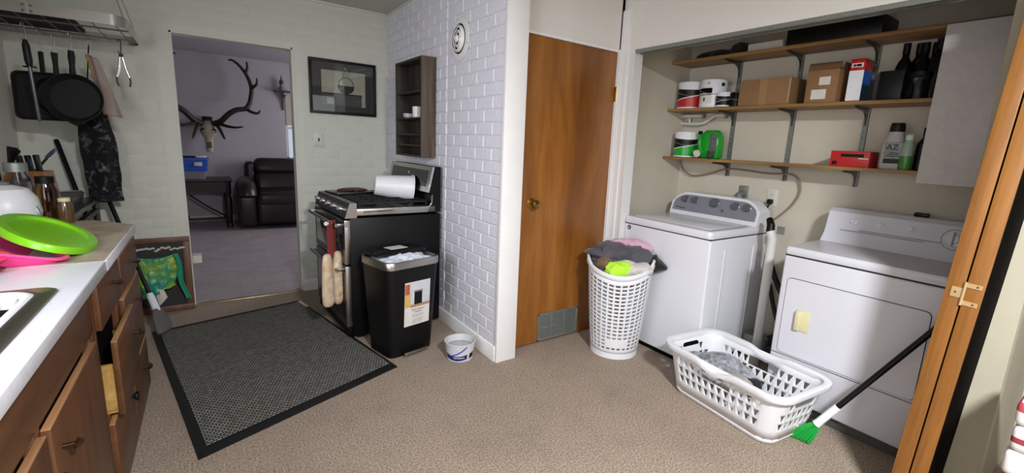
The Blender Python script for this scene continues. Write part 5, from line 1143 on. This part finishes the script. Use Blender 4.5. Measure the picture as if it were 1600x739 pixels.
for sx in (-1, 1):
    for sy in (-1, 1): G().lathe([(.04, 0), (.04, .04), (.028, .06), (.036, .10), (.042, .2), (.045, .40), (.03, .46), (.042, .50), (.042, .655)], 18, (sx*.525, sy*.20, 0)).fin('leg', 'darkwood', TA)
G().box(-.5, -.02, .09, .5, .02, .12, .004).fin('stretcher', 'darkwood', TA); G().lathe([(.03, .0), (.035, .03), (.015, .06), (.022, .10), (.008, .16), (0, .18)], 16, (.02, 0, .115)).fin('finial', 'darkwood', TA)
for s in (-1, 1): G().tube(smooth([(s*.5, 0, .12), (s*.25, 0, .3), (s*.08, 0, .45)]), .012, 8).fin('curved_brace', 'darkwood', TA)
TO = thing('storage_tote', 'blue plastic storage tote on the dark living room table', 'storage tote', (-.22, 8.0, .691))
g = G(); g.loft([[(x, y, z) for x, y in rrect(0, 0, w, h, .03)] for w, h, z in ((.56, .36, 0), (.585, .375, .12))]); g.fin('lower_body', plain('grey_tote', '#77757e', .5), TO)
g = G(); g.loft([[(x, y, z) for x, y in rrect(0, 0, w, h, .03)] for w, h, z in ((.60, .39, .11), (.61, .395, .125), (.65, .42, .27), (.665, .435, .272), (.665, .435, .287), (.6, .38, .29))]); g.fin('upper_body', 'blue', TO)
G().box(.16, -.222, .185, .25, -.195, .235, .002).fin('tote_label', 'paper', TO)
tag(G().box(-.1, -.07, 0, .1, .07, .02, .003).fin('black_book', 'black', loc=(-.14, 7.98, .982)), 'black book on top of the blue tote', 'book')
tag(G().box(-.06, -.05, 0, .06, .05, .025, .004).fin('white_box', 'whitep', loc=(.03, 7.99, .982)), 'small white box on top of the blue tote', 'box')
SHF = thing('corner_shelf', 'small wooden wall shelf with bracket beside the living room window', 'wall shelf', (1.11, 8.398, 2.0))
G().box(-.09, -.13, 0, .18, 0, .022, .003).fin('board', 'spice_side', SHF); G().prism([(0, 0), (-.10, 0), (-.03, -.12), (-.012, -.26), (0, -.27)], .02, .045, 'x').fin('bracket', 'spice_side', SHF)
t = thing('candle_jar', 'dark candle jar on the small living room wall shelf', 'candle', (1.13, 8.33, 2.0225)); G().lathe([(0, 0), (.035, 0), (.035, .05), (.028, .055), (.028, .1), (.03, .105), (0, .105)], 18).fin('jar', 'greyp', t); G().lathe([(.03, .10), (.03, .15), (.012, .16), (.004, .23), (0, .235)], 16).fin('top', plain('dark_brown_candle', '#3a3030', .5), t)
tag(G().box(0, -.002, -.03, .06, .10, .03).fin('hanging_paper', 'paper', loc=(DL+.014, YA+T+.02, .34)), 'white paper scrap sticking out behind the left doorway jamb', 'paper')
# ================================================================== RIGHT EDGE: chair with striped cloth
CH = thing('dining_chair', 'dark chair at the right edge of the picture', 'chair', (2.12, -.09, 0))
for (x, y) in ((-.19, -.19), (.19, -.19), (-.19, .19), (.19, .19)): G().box(x-.02, y-.02, 0, x+.02, y+.02, .44, .004).fin('leg', 'darkwood', CH)
G().box(-.22, -.21, .43, .22, .21, .47, .012).fin('seat', 'blackf', CH)
TW = thing('striped_cloth', 'folded white cloth with red stripes on the dark chair at the right edge', 'cloth', (2.09, -.07, .471))
sm = print_mat('red_striped_cloth', '#d8d5d2', lambda t, x, y, z: t.mix(t.ramp(math_n(t, 'MULTIPLY', z, 4.0), [(.0, '#d2cfcc'), (.42, '#d2cfcc'), (.44, '#8e3038'), (.48, '#8e3038'), (.50, '#d2cfcc'), (.80, '#d2cfcc'), (.82, '#b0404c'), (.90, '#c0606a'), (.92, '#dddad8')], 'CONSTANT'), '#ffffff', t.ramp(t.noise(5), [(.4, .88), (.6, 1.0)]), 'MULTIPLY') if False else t.ramp(math_n(t, 'MULTIPLY', z, 4.0), [(.0, '#d2cfcc'), (.42, '#8e3038'), (.49, '#d2cfcc'), (.80, '#b0404c'), (.91, '#dddad8')], 'CONSTANT'), .9)
for k, (a0, b0) in enumerate(((.0, .078), (.078, .156), (.156, .232))):
    G().box(-.20+.006*k, -.19, a0, .19-.004*k, .215-.004*(k % 2), b0, .018, 3).fin('fold', sm, TW)
